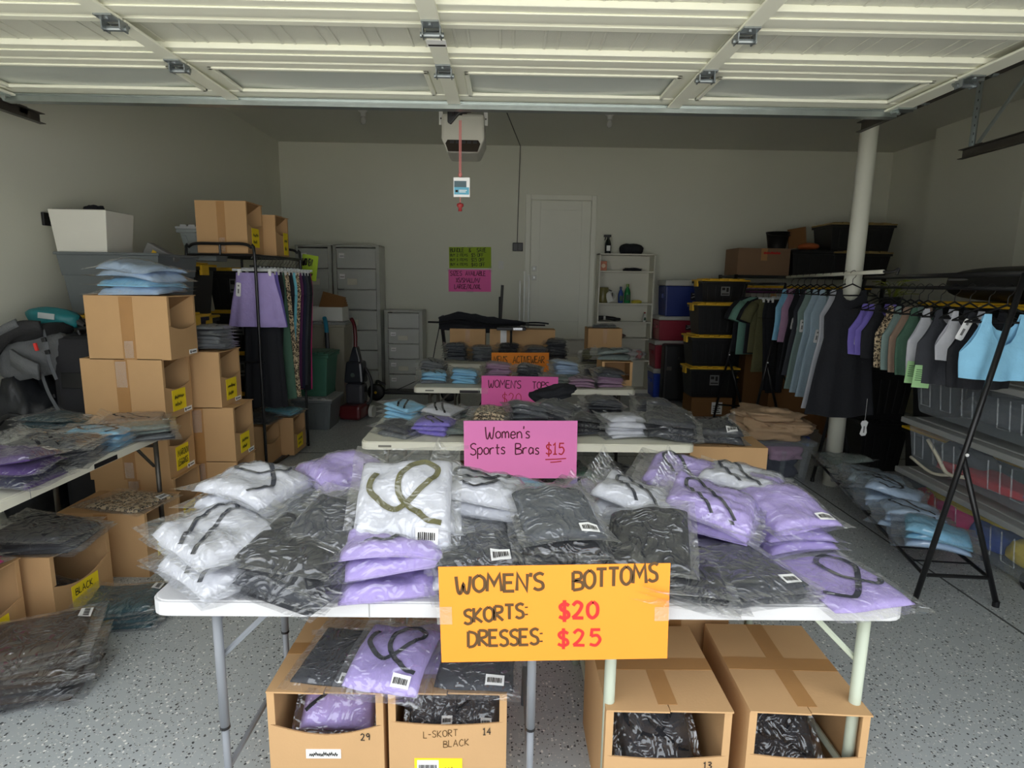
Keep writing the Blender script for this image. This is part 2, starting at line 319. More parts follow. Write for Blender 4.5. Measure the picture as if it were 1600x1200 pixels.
# house door, one recessed panel, raised on a stoop
DZ = .77
d1 = thing('door_1', 'white single panel house door above the stoop on the back wall', 'door', (.28, YB, DZ)); del d1['category']; d1['kind'] = 'structure'
W_, H_ = 1.03, 2.08
cs = MB(); cs.box(0, -.03, 0, .075, 0, H_); cs.box(W_-.075, -.03, 0, W_, 0, H_); cs.box(.075, -.03, H_-.075, W_-.075, 0, H_)
cs.obj('door_casing', TRIMM, d1, bevel=.006)
sl = MB(); a, b, h0 = .085, W_-.085, H_-.085
sl.box(a, -.012, 0, a+.13, 0, h0); sl.box(b-.13, -.012, 0, b, 0, h0); sl.box(a+.13, -.012, h0-.13, b-.13, 0, h0); sl.box(a+.13, -.012, 0, b-.13, 0, .26)
sl.obj('door_stile', TRIMM, d1, bevel=.004)
MB().box(a+.13, -.004, .26, b-.13, 0, h0-.13).obj('door_panel', TRIMM, d1)
for z in (.86, .99):
    k = MB().box(a+.02, -.035, z, a+.09, -.012, z+.075).obj('lock_plate', WHITEPL, d1, bevel=.006)
    MB().box(a+.048, -.042, z+.028, a+.060, -.035, z+.05).obj('lock_button', GALV, k)
st = thing('stoop', 'grey concrete steps below the house door, behind the tables', 'steps', (.22, YB, 0)); del st['category']; st['kind'] = 'structure'
for i in range(4): MB().box(0, -.3*(4-i), i*.19, 1.12, 0 if i == 3 else -.3*(3-i)+.0, i*.19+.19).obj('step', CONC, st)

# round steel column
pc = oz(1297.5, 757, 0)
mb = MB(); mb.lathe([(.062, 0), (.062, HC)], 28); col = mb.obj('support_column', mk('column_paint', (214, 214, 200), rough=.6, var=.03), smooth=False, loc=(pc.x, pc.y, 0))
for p_ in col.data.polygons: p_.use_smooth = len(p_.vertices) == 4
tag(col, 'round white steel support column rising between the two clothes racks', 'column')

# ------------------------------------------------------------------ sectional garage door, open overhead
GX0, GX1, GZ = -2.73, 2.15, 2.55
gd = thing('garage_door', 'cream sectional garage door rolled up overhead with galvanised hinges', 'garage door', (0, 0, 0))
STX = (-2.68, -1.48, -.29, .90, 2.10)
def section(y0, y1, windows=False):
    m = MB(); P = GZ+.03
    if not windows:
        m.box(GX0, y0, P, GX1, y1, P+.02)
        m.box(GX0, y1-.155, GZ+.006, GX1, y1-.012, P); m.box(GX0, y1-.105, GZ, GX1, y1-.045, GZ+.006); m.box(GX0, y0+.012, GZ+.006, GX1, y0+.05, P)
        x = GX0+.1
        k = 0
        while x < GX1-.06:
            m.box(x, y0+.05, P-.004, x+.012, y1-.155, P); k += 1; x += .055 if k % 2 else .13
        s_ = m.obj('door_section', DOORC, gd, bevel=.003, seg=1); 
        s_.data.materials.append(DOORR)
        for i in range(6, 24): s_.data.polygons[i].material_index = 1
    else:
        m.box(GX0, y1-.10, GZ+.006, GX1, y1, P+.02); m.box(GX0, y0+.008, GZ+.006, GX1, y0+.075, P+.02)
        for x in STX: m.box(max(GX0, x-.085), y0+.075, GZ+.01, min(GX1, x+.085), y1-.10, P+.02)
        s_ = m.obj('door_section', DOORR, gd, bevel=.004, seg=1)
        for i in range(4):
            xa, xb = STX[i]+.085, STX[i+1]-.085; ya, yb = y0+.075, y1-.10
            f = MB()
            for q in ((xa, ya, xb, ya+.022), (xa, yb-.022, xb, yb), (xa, ya, xa+.022, yb), (xb-.022, ya, xb, yb)): f.box(q[0], q[1], GZ, q[2], q[3], GZ+.016)
            fo = f.obj('window_frame', DOORR, s_, bevel=.003, seg=1)
            # slightly bowed pane
            g = MB(); n = 16; vs = []
            for j in range(n+1):
                for kx in (0, 1):
                    tt = j/n; vs.append((xa+.01+(xb-xa-.02)*tt, (ya+.005, yb-.005)[kx], GZ+.024-.010*math.sin(PI*tt)))
            g.add(vs, [(2*j, 2*j+2, 2*j+3, 2*j+1) for j in range(n)]); g.obj('pane', GLASS, s_, smooth=True)
YS = [1.09, 1.54, 1.99, 2.44, 2.89, 3.42]
for i in range(5): section(YS[i], YS[i+1], i == 4)
for x in STX:
    for i in range(5):
        w = .035 if 0 < STX.index(x) < 4 else .05
        MB().box(x-w, YS[i]+.006, GZ-.012, x+w, YS[i+1]-.006, GZ-.001).obj('stile', DOORR, gd, bevel=.003, seg=1)
HM = MB(); HM.box(-.033, -.075, -.006, .033, -.012, 0); HM.box(-.026, .006, -.006, .026, .05, 0); HM.box(-.036, -.03, -.035, -.031, .02, 0); HM.box(.031, -.03, -.035, .036, .02, 0)
HM.tube([(-.045, 0, -.024), (.045, 0, -.024)], .010, 10); HM.tube([(0, -.05, -.012), (0, -.05, 0)], .009, 6); HM.tube([(-.02, .032, -.012), (-.02, .032, 0)], .007, 6); HM.tube([(.02, .032, -.012), (.02, .032, 0)], .007, 6)
hme = HM.mesh('hinge', mk('hinge_steel', (150, 156, 158), rough=.35, metal=.8, var=.15, scale=40))
for x in STX:
    for y in YS[1:5]: put('hinge', hme, gd, (x, y, GZ-.013))
s_ = MB(); s_.box(GX0+.02, 3.42, GZ-.03, GX1-.02, 3.424, GZ+.03); s_.box(GX0+.02, 3.42, GZ-.034, GX1-.02, 3.475, GZ-.03); s_.box(GX0+.02, 3.472, GZ-.03, GX1-.02, 3.476, GZ+.015); s_.box(GX0+.02, 3.40, GZ-.004, GX1-.02, 3.42, GZ)
s_.obj('strut', GALV, gd)
br = MB(); br.box(-.05, -.04, -.02, .05, .03, 0); br.tube([(-.06, 0, -.03), (.125, 0, .035)], .009); br.tube([(-.03, -.02, -.04), (-.03, .03, .02)], .008); br.lathe([(.024, -.012), (.024, .012)], 14, M=Matrix.Translation((.12, 0, .035)) @ Matrix.Rotation(PI/2, 4, 'Y'))
bme = br.mesh('roller_bracket', GALV)
for y in (2.0, 2.46, 2.91, 3.36):
    put('roller_bracket', bme, gd, (2.12, y, GZ)); put('roller_bracket', bme, gd, (-2.70, y, GZ), (0, 0, PI))
MB().box(-.33, 2.55, GZ-.0135, -.25, 2.62, GZ-.012).obj('maker_sticker', WHITEP, gd)
mb = MB(); mb.box(-.325, 2.595, GZ-.0142, -.255, 2.612, GZ-.0135); mb.obj('sticker_print', INK, gd)

def track(label, x, z, ya, yb, m, cat='door track', side=1):
    t = thing('door_track', label, cat, (x, 0, z))
    c = MB(); c.box(-.004, ya, -.03, 0, yb, .03)
    c.box(-.034*side if side > 0 else 0, ya, -.03, 0 if side > 0 else .034, yb, -.026); c.box(-.034 if side > 0 else 0, ya, .026, 0 if side > 0 else .034, yb, .03)
    c.obj('channel', m, t)
    n = 7; h = MB()
    for i in range(n): y = ya+.12+(yb-ya-.24)*i/(n-1); h.box(.0, y-.03, .0, .003*side, y+.03, .045)
    h.obj('angle_bracket', m, t)
    return t
trR = track('rusty right garage door track beside the white column', 2.26, 2.60, .95, 3.98, DKSTEEL)
trL = track('dark left garage door track end near the left wall', -2.84, 2.53, .95, 3.85, DKSTEEL, side=-1)
tr2 = track('dark track of the neighbouring door at the upper right edge', 2.95, 2.45, .95, 4.0, DKSTEEL)
def hanger(parent, x, y, z0, z1):
    h = MB(); h.box(x-.002, y-.018, z0, x+.002, y+.018, z1); h.box(x-.02, y-.002, z0, x+.02, y+.002, z1)
    o = h.obj('hanger_strap', GALV, parent)
    hh = MB(); z = z0+.04
    while z < z1: hh.box(x-.0035, y-.007, z-.007, x+.0035, y+.007, z+.007); z += .05
    hh.obj('strap_hole', BLKM, o)
for t_, y, zz in ((trR, 3.55, HC-2.60), (trL, 3.4, HC-2.53), (tr2, 3.96, HC-2.45)): hanger(t_, .02, y, -.02, zz)
d = MB(); d.box(.02, -.012, -.015, .024, .012, .015); 
MB().tube([(.02, 3.96, .0), (.25, 3.3, HC-2.45)], .012, 6).obj('diagonal_brace', GALV, tr2)

# ------------------------------------------------------------------ opener
op = thing('garage_opener', 'pale grey garage door opener motor hanging from the ceiling on white straps', 'door opener', (-.325, 4.75, 2.53))
OPM = mk('opener_plastic', (196, 194, 182), rough=.5, var=.03)
b = MB()
prof = [(-.155, .27), (.155, .27), (.16, .10), (.115, .0), (-.115, .0), (-.16, .10)]
b.slab([(x, -.17, z) for x, z in prof], (0, .36, 0)); b.obj('motor_housing', OPM, op, bevel=.02)
MB().slab([(-.108, -.176, .005), (.108, -.176, .005), (.128, -.176, .06), (.112, -.176, .085), (-.112, -.176, .085), (-.128, -.176, .06)], (0, .01, 0)).obj('lamp_lens', mk('smoky_lens', (52, 46, 40), rough=.15), op)
g = MB()
for i in range(5): g.box(-.095+i*.042, -.18, .062, -.065+i*.042, -.175, .08)
g.obj('vent_slot', BLKP, op)
for s in (-1, 1):
    m = MB(); m.box(s*.165-.014, -.12, .20, s*.165+.014, -.117, HC-2.53); q = m.obj('mounting_strap', WHITEPL, op)
    hh = MB()
    for i in range(12): hh.box(s*.165-.005, -.1215, .24+i*.06, s*.165+.005, -.1195, .25+i*.06)
    hh.obj('strap_hole', BLKM, q)
MB().box(-.02, -3.85, .30, .02, .0, .335).obj('rail', DKSTEEL, op)
arm = thing('opener_arm', 'black opener arm and trolley at the top edge of the garage door', 'door arm', (-.30, 3.46, 2.57))
MB().tube([(-.012, .0, 0), (-.02, .26, -.03)], .006).obj('link_rod', BLKM, arm)
m = MB(); m.slab([(-.05, .20, .02), (.09, .20, .03), (.09, .20, .0), (.02, .20, -.012), (-.03, .20, -.07), (-.05, .20, -.06)], (0, .03, 0)); m.box(-.02, .16, .0, .03, .30, .21); m.obj('trolley', BLKP, arm, bevel=.004)
m = MB(); m.box(-.03, -.03, -.05, .03, .0, .0); m.tube([(-.04, -.01, -.02), (.04, -.01, -.02)], .008); m.obj('door_bracket', GALV, arm)
YC = 3.70
pA, pB, pK = oy(719, 188, YC), oy(720, 276, YC), oy(720, 322, YC)
cord = thing('release_cord', 'red and white release cord with knob hanging from the door opener', 'cord', pA)
RC = mk('red_cord', (196, 120, 116), rough=.8, var=.2, scale=300)
MB().tube([(-.004, 0, 0), (-.004, 0, pB.z-pA.z)], .0035, 6).obj('cord_strand', RC, cord); MB().tube([(.005, 0, 0), (.004, 0, pB.z-pA.z)], .0035, 6).obj('cord_strand', RC, cord)
MB().tube([(0, 0, pB.z-pA.z), (0, 0, pK.z-pA.z)], .003, 6).obj('cord_strand', RC, cord)
MB().lathe([(.004, .02), (.02, .012), (.021, 0), (.010, -.012), (.012, -.03)], 14).obj('knob', mk('red_knob', (150, 44, 44), rough=.4), cord, True, loc=(0, 0, pK.z-pA.z))
MB().blob((0, 0, 0), (.012, .012, .016), 2).obj('knot', RC, cord, True, loc=(0, 0, pB.z-pA.z+.01))
cl, cr_ = oy(708.5, 277, YC-.012), oy(734, 308, YC-.012)
card = thing('hang_card', 'blue and white instruction card tied to the red release cord', 'card', ((cl.x+cr_.x)/2, YC-.012, cr_.z))
cw, chh = cr_.x-cl.x, cl.z-cr_.z
MB().box(-cw/2, 0, 0, cw/2, .002, chh).obj('card', WHITEP, card, bevel=.004)
MB().box(-cw/2+.004, -.001, .014, cw/2-.004, 0, chh*.5).obj('blue_print', mk('card_blue', (96, 170, 196), rough=.5), card)
MB().box(-cw/2+.004, -.001, chh*.5, cw/2-.02, 0, chh*.82).obj('picture_print', mk('card_slate', (74, 96, 104), rough=.5), card)
mb = MB(); mb.box(-cw*.38, -.002, chh*.24, -cw*.22, -.001, chh*.36); mb.obj('logo_print', INK, card)
mb = MB(); mb.box(-cw*.15, -.002, chh*.32, cw*.32, -.001, chh*.36); mb.box(-cw*.15, -.002, chh*.24, cw*.25, -.001, chh*.28); mb.obj('text_print', WHITEP, card)

# ceiling lamp holders, cable, outlet, switch, wall hooks
for u, v, w in ((567, 172, 'left of the opener'), (953, 177, 'right of the opener')):
    p = oz(u, v, HC)
    t = thing('ceiling_lamp', 'small bare bulb holder on the grey ceiling, '+w, 'lamp holder', (p.x, p.y, HC), group='bare bulb holders on the ceiling')
    MB().lathe([(.055, 0), (.055, -.015), (.03, -.03), (.028, -.07)], 18).obj('socket', WHITEPL, t, True)
    MB().lathe([(.02, -.07), (.03, -.10), (.035, -.125), (.024, -.15), (.004, -.158)], 16).obj('bulb', mk('off_bulb', (206, 206, 200), rough=.25), t, True)
a, b_, c_ = oz(792, 176, HC-.004), oy(813, 232, YB-.012), oy(808, 380, YB-.012)
tag(MB().tube([(a.x, a.y, HC-.005), (b_.x, YB-.012, HC-.006), (c_.x, YB-.012, c_.z)], .006, 6).obj('power_cable', mk('grey_cable', (84, 84, 78))), 'thin grey cable running across the ceiling and down to the outlet', 'cable')
t = thing('wall_outlet', 'black double outlet box beside the door casing on the back wall', 'outlet', oy(809, 386, YB))
MB().box(-.075, -.03, -.06, .075, 0, .06).obj('outlet_box', BLKP, t, bevel=.006)
for s in (-1, 1): MB().box(s*.036-.026, -.035, -.045, s*.036+.026, -.03, .045).obj('outlet_face', mk('outlet_grey', (48, 48, 50), rough=.4), t)
t = thing('light_switch', 'white light switch plate between the wall posters and the door', 'switch', oy(783, 414, YB))
MB().box(-.036, -.006, -.06, .036, 0, .06).obj('plate', WHITEPL, t, bevel=.003); MB().box(-.014, -.012, -.03, .014, -.006, .03).obj('rocker', WHITEPL, t, bevel=.002)
p = oy(8, 318, 3.6); t = thing('wall_hook', 'small clear and metal hook high on the left wall at picture edge', 'wall hook', (XL, p.y-.25, p.z))
MB().box(0, -.12, -.01, .015, .12, .012).obj('rail', DKSTEEL, t); MB().box(.0, -.09, -.06, .05, -.05, -.01).obj('hook', HANGC, t, bevel=.006)
t = thing('wall_hook', 'black double hook on left wall beside the white box', 'wall hook', (XL, 4.36, 1.98))
MB().box(0, -.05, -.04, .02, .05, .05).obj('plate', BLKM, t, bevel=.004); MB().tube(spline([(.01, 0, -.02), (.08, 0, -.05), (.11, 0, -.02), (.11, 0, .02)], 5), .009).obj('hook', BLKM, t); MB().tube(spline([(.01, 0, .03), (.07, 0, .03), (.09, 0, .06)], 4), .008).obj('hook', BLKM, t)

# ================================================================== BUILDERS: bagged garments
def n2(x, y, s): return noise.noise(Vector((x, y, s*3.17)))
KIND = {'puff': (.30, .37, .048), 'mid': (.285, .36, .034), 'flat': (.285, .37, .017), 'small': (.235, .285, .026)}
def hfield(kind, sd):
    w, l, t = KIND[kind]; a, b, off = w*.415, l*.37, -l*.04
    def e(x, y):
        u, v = abs(x/a), abs((y-off)/b)
        return max(0, 1-u**5)*max(0, 1-v**5)
    def h(x, y):
        k = e(x, y)
        if k <= 0: return 0
        f = .80+.36*n2(x*9, y*9, sd)+.30*abs(n2(x*20+3, y*13, sd+2))+.16*n2(x*38, y*38, sd+5)
        return t*(k**.42)*f
    return w, l, t, a, b, off, e, h
_bm = {}
def bag_meshes(kind, sd):
    key = (kind, sd)
    if key in _bm: return _bm[key]
    w, l, t, a, b, off, e, h = hfield(kind, sd)
    # garment
    nx, ny = 22, 26; vs = []; fs = []
    for j in range(ny+1):
        for i in range(nx+1):
            x = -a+2*a*i/nx; y = off-b+2*b*j/ny
            x *= 1+.03*n2(y*8, sd, 1); y += .008*n2(x*9, sd, 4)
            vs.append((x, y, h(x, y)+.004))
    N = len(vs); vs += [(x*.99, off+(y-off)*.99, .003) for x, y, z in vs[:N]]
    id = lambda i, j: j*(nx+1)+i
    for j in range(ny):
        for i in range(nx): fs += [(id(i, j), id(i+1, j), id(i+1, j+1), id(i, j+1)), (N+id(i, j+1), N+id(i+1, j+1), N+id(i+1, j), N+id(i, j))]
    rim = [id(i, 0) for i in range(nx+1)]+[id(nx, j) for j in range(1, ny+1)]+[id(i, ny) for i in range(nx-1, -1, -1)]+[id(0, j) for j in range(ny-1, 0, -1)]
    for k in range(len(rim)): p, q = rim[k], rim[(k+1) % len(rim)]; fs.append((q, p, N+p, N+q))
    bend = [lambda x, y: 0, lambda x, y: -.75*y*y+.2*x*x, lambda x, y: 1.0*x*y, lambda x, y: 2.6*max(0, x*.8+y-.10)**2-.3*x*x, lambda x, y: -.8*x*x+.009*math.sin(16*y)][sd % 5]
    zoff = -min(bend(i*w/8, j*l/8) for i in range(-4, 5) for j in range(-4, 5)) if kind != 'flat' else 0
    def dz(p): return (p[0], p[1], p[2]+(bend(p[0], p[1])+zoff)*(1 if kind in ('puff', 'mid') else .5))
    g = MB(); g.add([dz(p) for p in vs], fs)
    # film
    nx, ny = 24, 28; vt = []; vb = []
    for j in range(ny+1):
        for i in range(nx+1):
            x = -w/2+w*i/nx; y = -l/2+l*j/ny
            ed = min(1-abs(x)/(w/2), 1-abs(y)/(l/2)); m = min(1, ed*7)
            ze = t*.32+.010*n2(x*7, y*7, sd+9)
            wr = m*(.004*n2(x*30, y*30, sd+7)+.006*max(0, n2(x*14+y*9, y*14-x*9, sd+3))+.004)
            hh = h(x, y)+.005
            jx = .006*n2(y*11, sd, 6)*(1-m); jy = .006*n2(x*11, sd, 8)*(1-m)
            vt.append((x+jx, y+jy, max(hh+wr, ze*(1-.35*m)+wr)))
            kb = min(1, e(x, y)*6); vb.append((x+jx, y+jy, ze*(1-kb)*(1-.35*m) if m > 0 else ze))
    vs = vt+vb; N = len(vt); fs = []; id2 = lambda i, j: j*(nx+1)+i
    for j in range(ny):
        for i in range(nx): fs += [(id2(i, j), id2(i+1, j), id2(i+1, j+1), id2(i, j+1)), (N+id2(i, j+1), N+id2(i+1, j+1), N+id2(i+1, j), N+id2(i, j))]
    f = MB(); f.add([dz(p) for p in vs], fs)
    # straps
    def S(P, wd, closed=False):
        P = spline([(x*a, off+y*b, 0) for x, y in P], 7, closed); P = [Vector(dz((p.x, p.y, h(p.x, p.y)+.0085))) for p in P]
        m = MB(); m.ribbon(P, wd, (0, 0, 1), 0, closed); return m
    st = [S([(-.85, -.5), (-.3, -.75), (.35, -.2), (.75, .35), (.4, .8), (-.1, .45), (.05, -.1), (.6, -.45), (.85, -.3)], .015),
          S([(-.9, -.1), (-.2, .45), (.5, .72), (.72, .45), (.3, .2), (-.3, -.15), (-.9, -.62)], .013),
          S([(-.62, .55), (-.72, .1), (-.2, -.3), (.35, .05), (.7, .55), (.35, .78), (-.05, .5), (-.1, 0), (.4, -.5), (.8, -.6)], .016)]
    lab = MB(); z = t*.98+.012
    def P(x, y): return Vector(dz((x, y, max(h(x, y)+.013, t*.35))))
    x0, y0 = w*.12, -l*.40
    lv = [P(x0+i*.028, y0+j*.034) for j in (0, 1) for i in range(3)]
    lab.add(lv, [(0, 1, 4, 3), (1, 2, 5, 4)], 0)
    for i in range(9):
        xx = x0+.006+i*.005; lab.quad(*[P(xx+dx, y0+dy)+Vector((0, 0, .0006)) for dx, dy in ((0, .006), (.0026 if i % 3 else .0036, .006), (.0026 if i % 3 else .0036, .022), (0, .022))], mi=1)
    _bm[key] = dict(g=g.mesh('garment', fab('white'), True), f=f.mesh('plastic_bag', BAGM, True), s=[x.mesh('strap', fab('black')) for x in st], l=lab.mesh('barcode_label', [WHITEP, INK]), cache={})
    return _bm[key]
def bag(loc, rz, color, kind='mid', sd=0, label='', group=None, strap=None, scol='black', bar=False, tilt=(0, 0), sc=1.0, cat='bagged garment'):
    B = bag_meshes(kind, sd % 5); k = color
    if k not in B['cache']:
        m = B['g'].copy(); m.materials[0] = fab(color); B['cache'][k] = m
    t = thing('bagged_garment', label, cat, loc, (tilt[0], tilt[1], rz), group); t.scale = (sc, sc, sc)
    put('garment', B['cache'][k], t)
    if strap is not None:
        q = 's%d%s' % (strap, scol)
        if q not in B['cache']:
            m = B['s'][strap].copy(); m.materials[0] = fab(scol); B['cache'][q] = m
        put('strap', B['cache'][q], t)
    if bar: put('barcode_label', B['l'], t)
    put('plastic_bag', B['f'], t)
    return t
ORD = ['top', 'second', 'third', 'fourth', 'fifth', 'sixth', 'seventh', 'eighth', 'ninth', 'tenth', 'eleventh', 'twelfth']
CN = {'lightblue': 'light blue', 'paleblue': 'pale blue', 'darkgrey': 'dark grey', 'greygreen': 'grey green', 'teal': 'dark teal', 'skyblue': 'grey blue', 'leopard': 'leopard print'}
RS = random.Random(5)
def stack(p, n, colors, kind, rot, where, strap=None, scol='black', bar=False, tilt=(0, 0), sc=1.0, jit=.012, ja=7, lean=(0, 0), group='bagged garments on the tables', barall=False):
    """pile of bagged garments whose base centre is p; colours listed bottom to top (last repeats)"""
    t = KIND[kind][2]*sc
    for i in range(n):
        c = colors[min(i, len(colors)-1)]; top = i == n-1; r = n-1-i
        w = CN.get(c, c)
        for a_ in ('bagged garment', 'bag'):
            for wh in (where, where.replace('the ', ''), where.replace('the ', '').replace(' bags', '')):
                lab = '%s %s %s' % (w, a_, wh) if n == 1 else '%s %s, %s in pile %s' % (w, a_, ORD[r] if r == 0 else ORD[r]+' down', wh)
                if len(lab.split()) <= 16: break
            else: continue
            break
        jx, jy = RS.uniform(-jit, jit), RS.uniform(-jit, jit)
        tl = (tilt[0]*(i+1)/n+RS.uniform(-.05, .05), tilt[1]*(i+1)/n+RS.uniform(-.05, .05))
        bag((p[0]+jx+lean[0]*i, p[1]+jy+lean[1]*i, p[2]+i*t*.86+.002), math.radians(rot+RS.uniform(-ja, ja)), c, kind, RS.randrange(5), lab, group,
            strap if top or (strap is not None and RS.random() < .4) else None, scol, (bar and top) or barall, tl, sc)

# ================================================================== BUILDERS: boxes
def scr_label(mb, x, z, w, h, txt, seed):
    pass
def cutbox(label, x, y, z, Wd, D, H, face='S', top=True, cut=.30, dip=.03, note=None, sticker=False, rot=0, mat=None, tape='top', number=None, group=None, name='cardboard_box', text_on=None, inner=True, notepos=.5, notez=None):
    """display box: closed top, upper part of the front cut away. Local front faces -Y, x along the front."""
    mat = mat or CARD
    base = {'S': 0, 'E': PI/2, 'W': -PI/2, 'N': PI}[face]
    t = thing(name, label, 'box', (x, y, z), base+math.radians(rot), group); th = .005; zc = H*(1-cut)
    b = MB(); b.box(0, 0, 0, Wd, D, th); b.box(0, D-th, th, Wd, D, H); b.box(0, 0, th, th, D-th, H); b.box(Wd-th, 0, th, Wd, D-th, H)
    n = 10; pts = [(th, 0, th), (Wd-th, 0, th)]+[(Wd-th-(Wd-2*th)*i/n, 0, zc-dip*math.sin(PI*i/n)) for i in range(n+1)]
    b.slab(pts, (0, th, 0)); b.obj('box_body', [mat], t)
    MB().box(th, .0, zc, .022, th, H).obj('front_edge', mat, t); MB().box(Wd-.022, 0, zc, Wd-th, th, H).obj('front_edge', mat, t)
    if top:
        for s in (0, 1):
            f = MB(); x0, x1 = (0, Wd/2-.0015) if s == 0 else (Wd/2+.0015, Wd)
            f.slab([(x0, -.004, H), (x1, -.010, H+.001), (x1, D, H+.001), (x0, D, H)], (0, 0, .005)); f.obj('top_flap', mat, t)
        m = MB(); m.box(Wd/2-.028, .02, H+.0055, Wd/2+.028, D, H+.0066); m.box(0, D*.42, H+.0058, Wd, D*.56, H+.0068) if tape == 'cross' else None; m.obj('tape', TAPE, t)
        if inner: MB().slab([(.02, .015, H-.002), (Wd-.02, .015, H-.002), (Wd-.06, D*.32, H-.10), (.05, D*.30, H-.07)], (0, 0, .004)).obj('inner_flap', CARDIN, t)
    if tape == 'side':
        m = MB(); m.box(-.0012, D*.42, 0, 0, D*.58, H); m.obj('tape', TAPE, t)
        m = MB(); m.box(-.0022, D*.44, H*.55, -.0014, D*.57, H*.97) if len(label) % 2 else m.box(-.0022, D*.45, .01, -.0014, D*.56, H*.3); m.obj('clear_tape', TAPEC, t)
    if note:
        w, h = note; x0 = Wd*notepos-w/2; z0 = notez if notez is not None else max(.012, zc-dip-h-.004)
        nb = MB().box(x0, -.002, z0, x0+w, 0, z0+h).obj('note', YEL, t)
        m = MB()
        if text_on: 
            for k, s in enumerate(text_on): text(m, s, x0+w*.12, z0+h*(.58-.4*k), h*.26, h*.035, y=-.003, sx=min(1, w*.8/(len(s)*h*.26*.7)))
        else:
            for k in range(2): scribble(m, x0+w*.15, z0+h*(.55-.35*k), w*(.7-.2*k), h*.22, h*.03, y=-.003, seed=len(label)+k)
        m.obj('handwriting', INK, nb)
    if sticker:
        sb = MB().box(Wd*.66, -.003, .012, Wd*.94, 0, .04).obj('sticker', WHITEP, t)
        m = MB(); m.box(Wd*.68, -.0036, .018, Wd*.72, -.003, .034); m.box(Wd*.75, -.0036, .023, Wd*.90, -.003, .029); m.obj('sticker_print', INK, sb)
    if number: 
        m = MB(); text(m, number, Wd*.80, zc-dip*.4-.036, .022, .003); m.obj('handwriting', INK, t)
    return t
def openbox(label, x, y, z, Wd, D, H, rot=0, mat=None, flaps=True, group=None, cat='box', tape=True):
    mat = mat or CARD; t = thing('cardboard_box', label, cat, (x, y, z), math.radians(rot), group); th = .005
    b = MB(); b.box(0, 0, 0, Wd, D, th); b.box(0, 0, th, Wd, th, H); b.box(0, D-th, th, Wd, D, H); b.box(0, th, th, th, D-th, H); b.box(Wd-th, th, th, Wd, D-th, H); b.obj('box_body', mat, t)
    if flaps:
        for s in (0, 1):
            x0, x1 = (0, Wd/2-.002) if s == 0 else (Wd/2+.002, Wd); MB().box(x0, 0, H, x1, D, H+.004).obj('top_flap', mat, t)
    if tape: MB().box(Wd*.44, -.001, H*.55, Wd*.56, 0, H).obj('tape', TAPE, t)
    return t
def tote(label, x, y, z, Wd, D, H, body, lid, rot=0, group=None, name='storage_tote', latch=True, ribs=5, lidh=.035, cat='tote', sticker=False, lat=None):
    """tapered storage tote, base centre at x,y,z"""
    t = thing(name, label, cat, (x, y, z), math.radians(rot), group); hw, hd = Wd/2, D/2; tp = .035; hb = H-lidh
    b = MB(); b.box(-hw+.02, -hd+.02, 0, hw-.02, hd-.02, hb, tx=tp, ty=tp)
    for i in range(ribs):
        f = -.7+1.4*i/max(1, ribs-1)
        b.slab([(f*(hw-tp)-.02, -hd+.02+tp*.8, hb*.12), (f*(hw-tp)+.02, -hd+.02+tp*.8, hb*.12), (f*hw*.96+.02, -hd+.022, hb*.8), (f*hw*.96-.02, -hd+.022, hb*.8)], (0, -.008, 0))
    b.obj('tote_body', body, t, bevel=.012)
    r = MB(); r.box(-hw+.004, -hd+.004, hb-.03, hw-.004, hd-.004, hb); r.obj('rim', body, t, bevel=.006)
    l = MB(); l.box(-hw, -hd, hb, hw, hd, hb+lidh*.6); l.box(-hw+.05, -hd+.05, hb+lidh*.6, hw-.05, hd-.05, H)
    lo = l.obj('lid', lid, t, bevel=.008)
    k = MB().box(-.025, -.004, lidh*.2, .025, .04, lidh*.95).mesh('lid_rib', lid)
    for i in range(4): put('lid_rib', k, lo, ((-.6+.4*i)*hw, -hd, hb))
    if latch:
        for s in (-1, 1): MB().box(s*hw-.012, -.06, hb-.07, s*hw+.012, .06, hb+.01).obj('latch', lat or lid, t, bevel=.004)
    if sticker:
        s_ = MB().box(-.055, -hd+.003, hb*.45, .055, -hd+.012, hb*.8).obj('sticker', mk('sticker_grey', (122, 122, 122)), t)
        m = MB(); m.box(-.045, -hd+.002, hb*.66, -.005, -hd+.003, hb*.76); m.box(-.045, -hd+.002, hb*.5, .045, -hd+.003, hb*.54); m.box(.01, -hd+.002, hb*.6, .04, -hd+.003, hb*.76); m.obj('sticker_print', INK, s_)
    return t

